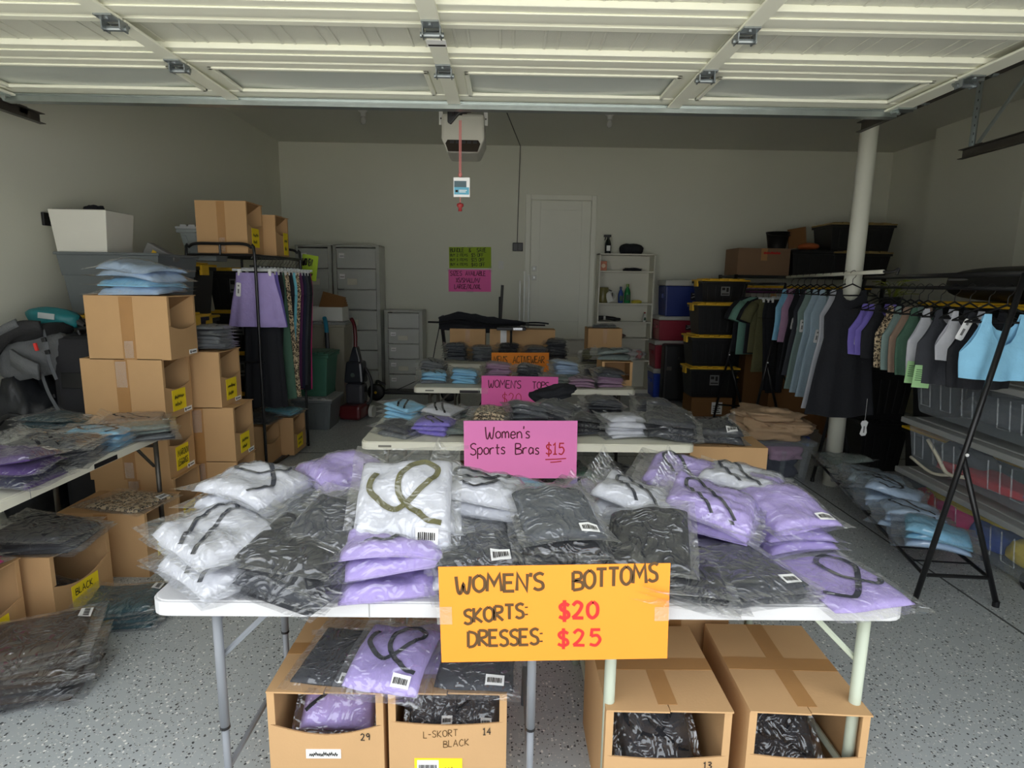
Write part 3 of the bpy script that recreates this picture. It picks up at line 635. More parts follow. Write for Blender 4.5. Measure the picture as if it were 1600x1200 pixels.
# ================================================================== BUILDERS: folding tables
def folding_table(label, x0, y0, Wd, D, Z, top, legm, adj=False, inset=.13, legs=((0, 0), (0, 1), (1, 0), (1, 1)), seam=True, logo=False, rot=0, handle=None, r=.0135):
    t = thing('folding_table', label, 'table', (x0, y0, 0), math.radians(rot), 'folding tables'); c = .05
    pts = []
    for cx, cy, a0 in ((Wd-c, c, -90), (Wd-c, D-c, 0), (c, D-c, 90), (c, c, 180)):
        for k in range(5): a = math.radians(a0+22.5*k); pts.append((cx+c*math.cos(a), cy+c*math.sin(a)))
    m = MB(); m.slab([(x, y, Z-.045) for x, y in pts], (0, 0, .041)); m.slab([(Wd/2+(x-Wd/2)*.992, D/2+(y-D/2)*.985, Z-.006) for x, y in pts], (0, 0, .006))
    tt = m.obj('tabletop', top, t, bevel=.006)
    if seam: MB().box(Wd/2-.0015, -.0008, Z-.045, Wd/2+.0015, D, Z+.0006).obj('fold_seam', mk('seam_grey', (150, 150, 148)), tt)
    if logo:
        m = MB(); m.box(.1, -.001, Z-.03, .17, 0, Z-.018); m.obj('moulded_mark', mk('mark_grey', (120, 118, 108)), tt)
    if handle is not None:
        MB().box(handle, -.002, Z-.043, handle+.17, .004, Z-.018).obj('carry_handle', BLKP, t, bevel=.004)
    for sx in (0, 1):
        xx = inset if sx == 0 else Wd-inset
        for sy in (0, 1):
            if (sx, sy) not in legs: continue
            yy = .07 if sy == 0 else D-.07
            if adj:
                l = MB().tube([(xx, yy, .30), (xx, yy, Z-.045)], r, 12).obj('leg', legm, t, True)
                MB().tube([(xx, yy, 0), (xx, yy, .31)], r*.8, 12).obj('leg_extension', legm, l, True); MB().tube([(xx, yy, .295), (xx, yy, .303)], r*1.08, 12).obj('collar', BLKM, l)
            else:
                MB().tube([(xx, yy, 0), (xx, yy, Z-.045)], r, 12).obj('leg', legm, t, True)
        MB().tube([(xx, .07, Z-.10), (xx, D-.07, Z-.10)], r*.7, 8).obj('crossbar', legm, t); MB().tube([(xx, .07, .16), (xx, D-.07, .16)], r*.7, 8).obj('crossbar', legm, t)
        sg = 1 if sx == 0 else -1
        MB().tube([(xx, D/2, Z-.12), (xx+sg*.30, D/2, Z-.05)], .008, 6).obj('brace', legm, t); MB().tube([(xx, .09, Z-.22), (xx+sg*.17, .09, Z-.05)], .009, 6).obj('brace', legm, t)
    return t

# ================================================================== BUILDERS: hand-lettered signs
def sign(name, label, TL, TR, BL, Y, card, lines, tape=(), lean=0):
    """TL/TR/BL: corner pixels on the plane at depth Y; lines: (text, fx, fz, h, stroke, ink, slope)"""
    a, b, c = oy(*TL, Y), oy(*TR, Y), oy(*BL, Y)
    w, h = (b-a).length, (a-c).length; ang = math.atan2(b.z-a.z, b.x-a.x)
    t = thing(name, label, 'sign', c, (lean, -ang, 0))
    MB().box(0, 0, 0, w, .0016, h).obj('card', card, t)
    for s, fx, fz, hh, sw, ink, sl, *o in lines:
        m = MB()
        text(m, s, fx*w, fz*h, hh*h, sw*h, y=-.001, sx=o[0] if o else 1, slope=sl, gap=o[1] if len(o) > 1 else .2)
        m.obj('lettering', ink, t)
    for fx, fz, tw, thh in tape: MB().box(fx*w-tw/2, -.0025, fz*h-thh/2, fx*w+tw/2, -.0012, fz*h+thh/2).obj('tape', TAPEC, t)
    return t

# ================================================================== TABLES
TZ = .737
T1L = folding_table('white folding table with grey telescoping legs behind orange sign', -.955, 1.48, 1.195, .62, TZ, TABW, GREYM, adj=True, inset=.15)
T1R = folding_table('square white card table with cream legs holding lilac and black bags', .243, 1.48, .875, .875, TZ, TABW, CREAMM, seam=False, inset=.075, r=.0165)
T2 = folding_table('cream folding table behind the pink sports bras sign', -.775, 3.10, 1.82, .74, TZ, TABC, DKSTEEL, logo=True)
T3 = folding_table('cream folding table behind the women\'s tops sign', -.745, 4.77, 1.83, .74, TZ, TABC, DKSTEEL, logo=True, handle=.38)
T4 = folding_table('cream folding table at the back piled with dark menswear bags', -.66, 6.22, 1.83, .74, TZ, TABC, DKSTEEL)
T5 = folding_table('cream folding table along left wall covered in dark bags', -1.93, 1.21, 2.24, .74, TZ, TABC, DKSTEEL, rot=90, handle=1.50)

# signs
sign('price_sign', "orange hand lettered card reading WOMEN'S BOTTOMS on the front table edge", (686, 886), (1049, 880), (690, 1035), 1.445, ORANP, [
 ("WOMEN'S", .075, .735, .17, .031, INKB, .02, 1.12, .13), ('BOTTOMS', .58, .745, .185, .031, INKB, .10, .93, .12), ('SKORTS:', .105, .41, .15, .029, INKB, .10, 1.02, .12), ('DRESSES:', .12, .165, .165, .029, INKB, .02, .98, .11),
 ('$20', .52, .445, .17, .034, INKR, .0, 1.12, .18), ('$25', .515, .155, .165, .030, INKR, .0, 1.2, .26)], tape=((.02, .5, .04, .05), (.97, .48, .04, .04)))
sign('price_sign', "bright pink card reading Women's Sports Bras \u002415 on the middle table", (725, 657.5), (903, 657.5), (725.5, 747.5), 3.085, PINKP, [
 ("Women's", .19, .70, .20, .021, INKM, .0, 1.0, .14), ('Sports', .055, .415, .20, .021, INKM, .03, 1.0, .12), ('Bras', .455, .425, .19, .021, INKM, .0, 1.0, .16), ('$15', .725, .42, .19, .022, INKR, .0, .95, .15)], tape=((.01, .55, .04, .02),))
u = MB(); sg = [o for o in COL.objects if o.name.startswith('price_sign')][-1]
w2 = (oy(903, 657, 3.085)-oy(725, 657, 3.085)).length; h2 = w2/1.98
for a0, a1, zz in ((.72, .905, .345), (.765, .865, .295)): u.ribbon([(a0*w2, -.0012, zz*h2), ((a0+a1)/2*w2, -.0012, zz*h2+.002), (a1*w2, -.0012, (zz+.02)*h2)], .006, (0, -1, 0))
u.obj('underline', INKR, sg)
sign('price_sign', "hot pink card reading WOMEN'S TOPS half hidden by black garment", (752, 587), (872, 589), (752, 634), 4.755, PINKD, [
 ("WOMEN'S", .09, .62, .25, .028, INKM, -.02, .98, .12), ('TOPS', .665, .60, .23, .028, INKM, -.02, .95, .12), ('$20', .27, .10, .33, .022, INKR, 0, 1.0, .15)], tape=((.02, .5, .08, .05),))
sign('price_sign', "orange card reading MEN'S ACTIVEWEAR on the rearmost table", (768, 551), (858, 551), (768, 581), 6.20, ORANP, [
 ("MEN'S", .04, .45, .36, .038, INKB, .0, .70, .1), ('ACTIVEWEAR', .375, .47, .34, .038, INKB, .0, .78, .1)])
sign('wall_poster', 'lime green discount poster reading BUNDLE & SAVE taped to back wall', (702, 386), (768, 386), (702, 419), YB-.006, GRNP, [
 ('BUNDLE', .03, .76, .19, .026, INK, 0, .95, .12), ('&', .47, .76, .19, .026, INK, 0), ('SAVE', .66, .76, .19, .026, INK, 0, .95, .12),
 ('BUY 2 ITEMS', .03, .56, .12, .02, INK, 0, 1.05, .15), ('$5 OFF', .53, .54, .16, .022, INK, 0, 1.0, .15), ('BUY 3 ITEMS', .03, .34, .12, .02, INK, 0, 1.05, .15), ('$15 OFF', .53, .32, .16, .022, INK, 0, .95, .15), ('BUY 4 ITEMS', .03, .12, .12, .02, INK, 0, 1.05, .15), ('$40 OFF', .53, .09, .16, .022, INK, 0, .95, .15)],
 tape=((.5, 1.0, .08, .04), (.98, .03, .05, .04)))
sign('wall_poster', 'pink poster reading SIZES AVAILABLE taped below the green poster', (701, 421), (767.5, 421.5), (701, 455.5), YB-.006, PINKD, [
 ('SIZES', .04, .73, .20, .026, INKM, 0, 1.0, .14), ('AVAILABLE', .40, .73, .20, .026, INKM, 0, .9, .1), ('XS/SMALL/M/', .18, .42, .20, .026, INKM, 0, .82, .1), ('LARGE/XL/XXL', .14, .13, .20, .026, INKM, 0, .88, .1)],
 tape=((.5, .0, .1, .03), (.01, 1.0, .05, .04), (.99, .95, .05, .04)))

# ================================================================== FRONT TABLES: piles of bags (base centre given as pixel on the table top)
def T(u, v, z=TZ): p = oz(u, v, z); return (p.x, p.y, z)
F1 = [
 (T(396, 842), 5, ['white'], 'puff', 72, 'at back left of white table', 0, 'charcoal', False, (.03, -.05)),
 (T(345, 900), 4, ['white'], 'puff', 58, 'at front left corner of white table', 1, 'charcoal', False, (.10, -.06)),
 (T(540, 818), 5, ['lilac', 'darkgrey', 'grey', 'lilac'], 'puff', 40, 'behind the slate grey bags', None, 'black', False, (.05, 0)),
 (T(492, 868), 5, ['black', 'charcoal', 'charcoal', 'darkgrey'], 'mid', 160, 'of slate bags behind the overhanging black pile', None, 'black', True, (-.14, .06)),
 (T(468, 916), 4, ['black', 'charcoal', 'black'], 'mid', 68, 'of black bags overhanging the table front', None, 'black', False, (.14, -.05)),
 (T(604, 908), 3, ['lilac'], 'puff', 105, 'of lilac bags beside the black overhanging pile', 2, 'charcoal', True, (.06, .03)),
 (T(745, 842), 5, ['white'], 'puff', 85, 'of white bags right of olive strapped bag', 2, 'charcoal', False, (.14, .0)),
 (T(738, 893), 4, ['black', 'white', 'black', 'charcoal'], 'mid', 8, 'of slate bags just left of orange sign', None, 'black', True, (.08, .05)),
 (T(868, 884), 6, ['black', 'charcoal', 'black', 'charcoal', 'black', 'darkgrey'], 'mid', 10, 'of dark bags above the sign, left one', None, 'black', True, (.16, .08)),
 (T(1005, 892), 4, ['charcoal', 'black'], 'mid', 350, 'of black bags above sign, right one', None, 'black', False, (.20, -.12)),
 (T(930, 800), 3, ['lilac'], 'mid', 60, 'of lilac bags under the pink sign edge', 1, 'charcoal', False, (.0, .0)),
 (T(985, 838), 4, ['white'], 'puff', 60, 'of white bags at back of card table', 1, 'charcoal', False, (.18, .06)),
 (T(1065, 792), 4, ['lilac'], 'puff', 70, 'of lilac bags at the back middle of card table', 1, 'charcoal', False, (.12, -.1)),
 (T(1102, 846), 4, ['lilac'], 'puff', 62, 'of lilac bags in the centre of card table', 1, 'charcoal', False, (.2, -.04)),
 (T(1150, 800), 4, ['lilac', 'lilac', 'lilac', 'white'], 'puff', 62, 'topped with white at the card table rear corner', 1, 'charcoal', False, (.05, .05)),
 (T(1215, 836), 4, ['lilac'], 'mid', 12, 'of lilac bags along card table right edge', None, 'black', True, (.03, -.03)),
 (T(1155, 906), 4, ['charcoal', 'black', 'charcoal'], 'flat', 15, 'of slim black bags between lilac piles', None, 'black', True, (.04, .0)),
 (T(1065, 912), 4, ['charcoal', 'black'], 'flat', 170, 'of slim black bags at right end of sign', None, 'black', True, (.06, .0)),
]
for a in F1: stack(a[0], a[1], a[2], a[3], a[4], a[5], strap=a[6], scol=a[7], bar=a[8], tilt=a[9], group='bagged garments on the front tables')
stack(T(645, 872), 4, ['white'], 'puff', 90, 'of white bags below the olive strapped bag', None, tilt=(.1, 0), group='bagged garments on the front tables')
p = T(640, 872); bag((p[0]-.005, p[1]-.02, TZ+.185), math.radians(4), 'white', 'puff', 1, 'large white bagged garment with olive green strap standing tilted', 'bagged garments on the front tables', 2, 'olive', True, (.62, .0), 1.12)
MATS['fabric_olive_strap'] = None
p = T(1300, 905); big = bag((p[0], p[1], TZ+.002), math.radians(12), 'lilac', 'flat', 1, 'wide flat lilac bagged garment at front right table corner', 'bagged garments on the front tables', 0, 'charcoal', False, (0, 0), 1.08)
m = MB(); text(m, 'ALUVA', 0, 0, .011, .0014, y=0, gap=.5); lo = m.obj('lettering', mk('print_violet', (122, 104, 160)), big); lo.rotation_euler = (-PI/2, 0, 0); lo.location = (-.05, -.105, .0225)
p = T(520, 895); bag((p[0], p[1], TZ+.135), math.radians(-18), 'charcoal', 'mid', 3, 'crumpled black bagged garment with sticker tipped over the slate pile', 'bagged garments on the front tables', None, 'black', True, (.34, .10), .95)
stack(T(822, 778), 2, ['lightblue'], 'small', 80, 'of blue bags behind the black pile near pink sign', None, group='bagged garments on the front tables')
stack(T(1290, 918), 1, ['lilac'], 'flat', 12, 'hidden under wide lilac bag at the corner', None, group='bagged garments on the front tables') if False else None

# boxes under the front tables, cut fronts toward the camera
cutbox('open front box of lilac bags under left end of front table', -.695, 1.585, 0, .345, .42, .385, cut=.28, dip=.035, number='29', tape='cross')
cutbox('open front box marked L-SKORT BLACK under the front table', -.335, 1.585, 0, .355, .42, .385, cut=.25, dip=.012, note=(.145, .12), number='14', notepos=.42, notez=.045)
bx = [o for o in COL.objects if o.name.startswith('cardboard_box')][-1]
m = MB(); text(m, 'L-SKORT', .105, .235, .022, .0022, y=-.0012, slope=.08); text(m, 'BLACK', .165, .203, .022, .0022, y=-.0012, slope=.12); m.obj('handwriting', INKB, bx)
m = MB(); m.box(.085, -.0035, .10, .15, -.002, .16); q = m.obj('barcode_sticker', WHITEP, bx); m = MB(); [m.box(.09+i*.005, -.0042, .108, .0925+i*.005+(.001 if i % 3 else 0), -.0035, .145) for i in range(11)]; m.obj('sticker_print', INK, q)
bx0 = [o for o in COL.objects if o.name.startswith('cardboard_box')][0]
m = MB(); m.box(.11, -.003, .165, .215, 0, .195); q = m.obj('sticker', WHITEP, bx0); m = MB(); scribble(m, .12, .172, .085, .016, .003, y=-.0034, seed=4); m.obj('handwriting', INK, q)
cutbox('open front box of black bags under card table, left of two', .305, 1.515, 0, .365, .42, .385, cut=.38, dip=.012, number='13', tape='cross')
cutbox('open front box of slate bags under card table corner, right of two', .72, 1.515, 0, .345, .44, .385, cut=.36, dip=.012, tape='cross', rot=-2)
openbox('closed cardboard box standing behind the two boxes under card table', .44, 2.0, 0, .40, .30, .43)
GB = 'bagged garments in and on the boxes'
def inbox(x, y, z, c, lab, rz=0, tl=(.9, 0), kind='mid', strap=None, bar=False, sc=.9): bag((x, y, z), rz, c, kind, RS.randrange(3), lab, GB, strap, 'black', bar, tl, sc)
inbox(-.52, 1.785, .265, 'lilac', 'crumpled lilac bagged garment stuffed in the left open box', .1, (.75, .1), 'puff', 1)
inbox(-.50, 1.87, .24, 'lilac', 'lilac bagged garment behind another inside the left open box', -.1, (.8, -.1), 'puff')
inbox(-.22, 1.735, .265, 'charcoal', 'black bagged garment in L-SKORT box, left side', .2, (.7, .1), 'puff', None, True, .62)
inbox(-.07, 1.735, .265, 'charcoal', 'black bagged garment in L-SKORT box, right side', -.2, (.7, -.1), 'puff', 1, True, .62)
inbox(.48, 1.715, .19, 'charcoal', 'black bagged garment in the left box under card table', .15, (.75, 0), 'puff', 2, False, .95)
inbox(.89, 1.715, .19, 'charcoal', 'slate bagged garment in right box under the card table', -.1, (.7, 0), 'mid', 2, False, .95)
inbox(.90, 1.80, .19, 'darkgrey', 'grey bagged garment at the back of right box under card table', .1, (.8, 0), 'mid')
TB = .395
bag((-.50, 1.75, TB), math.radians(-8), 'charcoal', 'flat', 0, 'flat black bagged garment on the left box under front table', GB, None, 'black', True, (.04, 0), 1.0)
bag((-.33, 1.70, TB+.02), math.radians(-10), 'lilac', 'mid', 1, 'lilac bagged garment with black strap lying across the two boxes', GB, 2, 'charcoal', True, (.14, .02), .98)
bag((-.16, 1.81, TB), math.radians(6), 'lilac', 'flat', 2, 'lilac bagged garment lying deeper under the table behind sign', GB, None, 'black', False, (.02, 0), 1)
bag((-.07, 1.73, TB+.018), math.radians(-4), 'charcoal', 'flat', 1, 'flat black bagged garment below the orange sign corner', GB, None, 'black', True, (.05, 0), 1)

# ================================================================== MIDDLE TABLE
G2 = 'bagged garments on the middle table'
for u, v, n, c, k, r, w, st, bar in (
 (625, 676, 2, ['grey', 'charcoal'], 'small', 60, 'with white sticker at middle table left corner', None, True),
 (678, 675, 3, ['violet'], 'small', 75, 'of violet bags on the middle table', 1, True),
 (712, 676, 2, ['greygreen'], 'small', 80, 'of grey green bags at left edge of pink sign', None, False),
 (632, 652, 4, ['lightblue'], 'small', 60, 'of light blue bags at rear left of middle table', 1, False),
 (690, 654, 3, ['white', 'grey', 'white'], 'small', 70, 'of pale bags between blue and leopard ones', 1, False),
 (745, 650, 2, ['greygreen', 'charcoal'], 'small', 85, 'of grey bags behind the leopard bag', None, False),
 (768, 664, 4, ['grey', 'grey', 'leopard'], 'small', 85, 'topped with leopard print above pink sign', None, False),
 (820, 668, 6, ['charcoal', 'darkgrey'], 'small', 95, 'of tall grey bags above the pink sign', None, True),
 (872, 668, 6, ['charcoal'], 'small', 60, 'of tall charcoal bags leaning beside the sign', None, True),
 (915, 676, 4, ['charcoal', 'black'], 'small', 95, 'of black bags right behind the pink sign edge', None, False),
 (968, 680, 5, ['white'], 'small', 95, 'of white bags on the middle table', None, False),
 (1042, 682, 4, ['charcoal', 'black', 'charcoal'], 'mid', 75, 'of charcoal bags at middle table right corner', None, True),
 (940, 650, 5, ['charcoal', 'black', 'charcoal'], 'small', 95, 'of charcoal bags at middle table rear', None, True),
 (1020, 652, 5, ['charcoal', 'black', 'charcoal'], 'small', 85, 'of charcoal bags at the rear right corner', None, True),
 (1045, 664, 4, ['charcoal'], 'small', 80, 'of charcoal bags along middle table right end', None, False)):
    stack(T(u, v), n, c, k, r, w, strap=st, bar=bar, group=G2, tilt=(RS.uniform(.0, .12), RS.uniform(-.06, .06)))
def cloth_heap(label, loc, rad, c, seed, rz=0, amp=.35, cat='garment', name='folded_garment', tilt=(0, 0)):
    return tag(MB().blob((0, 0, rad[2]*.8), rad, seed, amp, 30, 18, flat=.35, pw=.75).obj(name, fab(c), None, True, loc=loc, rot=(tilt[0], tilt[1], rz)), label, cat)
p = T(850, 650); cloth_heap('black unbagged garment bunched on top of the middle table piles', (p[0]+.06, p[1], TZ+.115), (.14, .09, .042), 'black', 3, .3, tilt=(0, -.18))
# under the middle table
openbox('closed cardboard box with yellow note under the middle table', -.30, 3.25, 0, .42, .35, .48, mat=CARDB)
bx = [o for o in COL.objects if o.name.startswith('cardboard_box')][-1]; MB().box(.06, -.002, .33, .22, 0, .45).obj('note', YEL, bx)
p = oz(598, 735, .35)
openbox('open cardboard box hidden under middle table left end', -.74, 3.2, 0, .36, .36, .36)
stack((-.62, 3.30, .37), 4, ['white', 'grey', 'paleblue'], 'mid', 85, 'on box under left end of middle table', 1, group=GB)
stack((-.32, 3.13, .36), 1, ['leopard'], 'mid', 60, 'hanging below the middle table beside the sign', None, group=GB)
openbox('low cardboard box below leopard bag under middle table', -.46, 2.98, 0, .32, .24, .35, flaps=True)
openbox('wide cardboard box of dark bags under middle table right half', .22, 3.22, 0, .62, .36, .40, mat=CARDB)
stack((.38, 3.34, .41), 4, ['charcoal', 'black', 'green'], 'mid', 20, 'on wide box under the middle table', 2, group=GB)
stack((.68, 3.36, .41), 3, ['black', 'charcoal'], 'mid', 70, 'on wide box under table beside open carton', 2, group=GB)
# tall carton at the right end of the middle table
openbox('tall plain cardboard carton against right end of middle table', 1.10, 3.36, 0, .45, .40, .655, tape=False, rot=-3)
stack((1.30, 3.56, .662), 2, ['charcoal'], 'puff', -4, 'on tall carton at middle table right end', 2, 'black', True, (.02, 0), 1.12, group=GB)

# ================================================================== THIRD AND REAR TABLES
G3 = 'bagged garments on the third table'
for u, v, n, c, k, r, w, st in (
 (675, 597, 4, ['grey', 'lightblue'], 'small', 95, 'of light blue bags at the left end of third table', 1), (725, 597, 5, ['lightblue'], 'small', 85, 'of light blue bags left of the tops sign', None),
 (678, 583, 5, ['grey', 'darkgrey', 'grey'], 'small', 80, 'of grey bags behind the light blue pile', 1), (776, 592, 6, ['mauve'], 'small', 90, 'of mauve bags behind the tops sign', None), (826, 592, 5, ['darkgrey', 'charcoal'], 'small', 80, 'of dark bags behind the word tops', 1),
 (880, 588, 6, ['sage', 'paleblue'], 'small', 100, 'of pale blue bags right of the tops sign', None), (868, 601, 3, ['greygreen'], 'small', 90, 'of grey green bags at the pink sign corner', None), (905, 604, 3, ['mauve'], 'small', 85, 'of mauve bags at third table front', 1),
 (948, 603, 6, ['mauve', 'mauve', 'mauve', 'mauve', 'darkgrey', 'charcoal'], 'small', 95, 'of mauve bags topped with charcoal', None), (930, 588, 4, ['grey', 'charcoal'], 'small', 95, 'of grey bags behind the mauve piles', None)):
    stack(T(u, v), n, c, k, r, w, strap=st, group=G3, tilt=(RS.uniform(0, .1), 0))
cutbox('small open box lying at third table right end', .83, 4.98, TZ, .26, .30, .20, cut=.75, dip=.0, inner=False)
stack((.93, 5.1, TZ+.212), 2, ['greygreen'], 'mid', 75, 'on small open box at third table', 1, group=G3)
G4 = 'bagged garments on the rear table'
for u, v, n, c, k, r, w, st in ((712, 562, 8, ['grey', 'darkgrey'], 'small', 85, 'of grey bags at rear table left end', 1), (752, 563, 7, ['darkgrey', 'grey'], 'small', 95, 'of grey bags left of the orange rear sign', 1),
 (793, 562, 8, ['black'], 'small', 90, 'of black bags under the umbrella', None), (835, 563, 7, ['darkgrey'], 'small', 95, 'of grey bags right of the umbrella stand', None), (868, 562, 10, ['darkgrey', 'charcoal'], 'small', 80, 'of tall grey bags beside the plain carton', 1),
 (922, 567, 6, ['olive', 'black', 'olive'], 'small', 85, 'of olive and black bags at rear table right', 1)):
    stack(T(u, v), n, c, k, r, w, strap=st, group=G4)
openbox('plain cardboard carton behind the grey bags, below umbrella handle', -.62, 6.68, TZ, .40, .26, .33)
openbox('wide cardboard carton with white stripe below the black umbrella', -.17, 6.70, TZ, .74, .24, .33, tape=False)
bx = [o for o in COL.objects if o.name.startswith('cardboard_box')][-1]; MB().box(.12, -.002, 0, .19, 0, .33).obj('white_stripe', WHITEP, bx)
openbox('upright carton beside bookcase with dark bags on top', .93, 6.6, TZ, .38, .30, .36, mat=CARD)
stack((1.12, 6.73, TZ+.366), 1, ['darkgrey'], 'mid', 85, 'on the upright carton beside the bookcase', None, group=G4)
# closed black umbrella on the cartons
a, b = oy(672, 505, 6.75), oy(858, 502, 6.75)
um = thing('garden_umbrella', 'closed black umbrella lying across the cartons on the rear table', 'umbrella', (a.x, 6.80, a.z))
Lb = b.x-a.x; m = MB(); n = 14
vs = []; fs = []
for i in range(25):
    f = i/24; R = .15*(math.sin(PI*min(1, f*1.15+.12))**.6)*(1-.45*f)+.012
    for j in range(n*2): a_ = PI*j/n; rr = R*(1 if j % 2 else .62)*(1+.25*noise.noise(Vector((f*9, j*.7, 1)))); vs.append((.10+f*(Lb-.10), rr*math.cos(a_)*.8, rr*math.sin(a_)*.75+.02*math.sin(f*9)))
for i in range(24):
    for j in range(n*2): fs.append((i*n*2+j, i*n*2+(j+1) % (2*n), (i+1)*n*2+(j+1) % (2*n), (i+1)*n*2+j))
m.add(vs, fs); m.obj('folded_canopy', fab('black'), um, False)
MB().tube([(-.03, 0, .01), (Lb*.97, 0, -.01)], .010).obj('pole', BLKM, um)
MB().tube(spline([(.35*Lb, -.03, .05), (.33*Lb, -.085, 0), (.35*Lb, -.03, -.05)], 4), .012).obj('tie_strap', WHITEP, um) if False else None
sc_ = thing('kick_scooter', 'black electric kick scooter parked behind tables by drawer towers', 'scooter', (-1.72, 7.85, 0))
MB().lathe([(.02, -.03), (.09, -.035), (.115, -.02), (.115, .02), (.09, .035), (.02, .03)], 22, M=Matrix.Translation((0, 0, .115)) @ Matrix.Rotation(PI/2, 4, 'X')).obj('wheel', BLKP, sc_, True)
MB().lathe([(.02, -.03), (.09, -.035), (.115, -.02), (.115, .02), (.09, .035), (.02, .03)], 22, M=Matrix.Translation((.98, 0, .115)) @ Matrix.Rotation(PI/2, 4, 'X')).obj('wheel', BLKP, sc_, True)
MB().box(.12, -.085, .10, .84, .085, .15).obj('deck', BLKP, sc_, bevel=.015); MB().tube([(.86, 0, .12), (.98, 0, .22), (.88, 0, 1.12)], .024).obj('stem', BLKM, sc_); MB().tube([(.88, -.22, 1.13), (.88, .22, 1.13)], .016).obj('handlebar', BLKM, sc_)
MB().tube(spline([(.0, .02, .23), (.02, .02, .26), (.12, .02, .2)], 4), .02).obj('mudguard', BLKM, sc_); MB().lathe([(.018, 0), (.018, .012)], 12, M=Matrix.Translation((0, -.036, .115)) @ Matrix.Rotation(PI/2, 4, 'X')).obj('hub_cap', YELP, sc_)
MB().tube(spline([(.88, -.1, 1.1), (.82, -.1, .8), (.70, -.1, .4), (.3, -.06, .16)], 6), .006).obj('brake_cable', mk('dark_cable', (40, 40, 40)), sc_)
# small monitor stand carrying a dark tray on the rear table, and a tripod pole
mt = thing('display_stand', 'black display stand with silver edged tray on the rear table', 'stand', oz(797, 548, TZ+.0))
mt.location.z = TZ; mt.location.y = 6.55
MB().box(-.10, -.07, 0, .10, .07, .012).obj('base', BLKP, mt, bevel=.004); MB().tube([(0, 0, .01), (0, 0, .34)], .014).obj('post', BLKM, mt); q = MB().box(-.16, -.10, .34, .16, .10, .375).obj('tray', BLKP, mt, bevel=.006); MB().box(.02, -.102, .345, .12, -.10, .37).obj('tray_label', CHROME, mt)
pl = oy(781, 470, 7.3); tp = thing('tripod', 'slim black tripod pole rising behind the rear table', 'tripod', (pl.x, 7.3, 0))
MB().tube([(0, 0, .5), (0, 0, 1.42)], .014).obj('pole', BLKM, tp); MB().tube([(.01, 0, 1.15), (.03, 0, 1.56)], .018).obj('pole_grip', mk('grip_grey', (62, 62, 62)), tp)
for k in range(3): a_ = 2*PI*k/3+.5; MB().tube([(0, 0, .62), (.3*math.cos(a_), .3*math.sin(a_), .0)], .010).obj('leg', BLKM, tp)
for i, (u, zt) in enumerate(((812, 1.62), (819, 1.76), (826, 1.70))):
    p = oy(u, 480, 8.78); tag(MB().box(-.014, -.006, 0, .014, .006, zt).obj('metal_strip', mk('aluminium', (150, 150, 144), rough=.4, metal=.5), None, loc=(p.x, 8.80, 0), rot=(-.03, 0, 0)), 'pale metal shelving strip leaning by the door casing, %s of three' % ('left', 'middle', 'right')[i], 'metal strip', 'metal strips by the door')

# ================================================================== LEFT: cartons
GC = 'display cartons at the left'
def E_(label, xf, y0, z, Wd=.31, D=.48, H=.37, **k): return cutbox(label, xf, y0, z, Wd, D, H, face='E', tape='side', group=GC, **k)
E_('topmost carton of left stack carrying pale blue bags', -1.97, 3.50, 1.11, sticker=True, cut=.45)
E_('second carton down in left stack with yellow note', -2.03, 3.50, .74, note=(.15, .13), sticker=True, cut=.45)
E_('third carton down in left stack with MAROON note', -2.035, 3.50, .37, note=(.15, .15), sticker=True, cut=.42, text_on=('MAROON', 'LEGGINGS'), rot=1)
E_('lowest carton of left stack on floor behind leopard bag', -2.02, 3.50, 0, note=(.14, .10), cut=.45)
E_('upper carton of rear left stack with bags on top', -1.87, 3.87, .74, note=(.15, .14), sticker=True, cut=.42, Wd=.30)
E_('middle carton of rear left stack with yellow note', -1.80, 3.87, .37, note=(.14, .13), sticker=True, cut=.45, Wd=.30)
E_('bottom carton of rear left stack on the floor', -1.80, 3.87, 0, sticker=True, cut=.45, Wd=.30)
E_('carton under leopard print bag beside left table', -1.895, 2.99, 0, Wd=.34, D=.46, H=.355, note=(.16, .09), cut=.42)
E_('carton labelled BLACK on the floor under left table', -2.0, 2.47, 0, Wd=.37, D=.44, H=.36, note=(.17, .12), cut=.38, dip=.05, text_on=('BLACK',), rot=-2)
E_('carton of hot pink bags at bottom left picture edge', -2.10, 2.06, 0, Wd=.37, D=.44, H=.38, note=(.2, .13), cut=.45)
E_('near carton on the lower shelf of left clothes rack', -1.99, 4.83, .03, Wd=.32, D=.28, H=.34, cut=.42)
E_('far carton on the lower shelf of left clothes rack', -1.88, 5.17, .03, Wd=.32, D=.28, H=.34, note=(.14, .12), cut=.42)
E_('large carton on top of the left clothes rack', -2.055, 4.86, 1.79, Wd=.31, D=.40, H=.40, note=(.14, .15), cut=.40)
E_('smaller carton behind the large one on left rack', -1.955, 5.19, 1.79, Wd=.30, D=.36, H=.33, note=(.10, .19), cut=.38, notepos=.75)
GL_ = 'bagged garments on the left side'
stack((-2.20, 3.65, 1.487), 4, ['paleblue', 'lightblue', 'paleblue'], 'mid', 80, 'on topmost carton at left', None, tilt=(.03, -.04), sc=1.32, ja=12, group=GL_)
stack((-1.99, 4.02, 1.118), 7, ['darkgrey', 'grey'], 'small', 85, 'on the rear left carton stack', None, sc=1.0, ja=14, group=GL_)
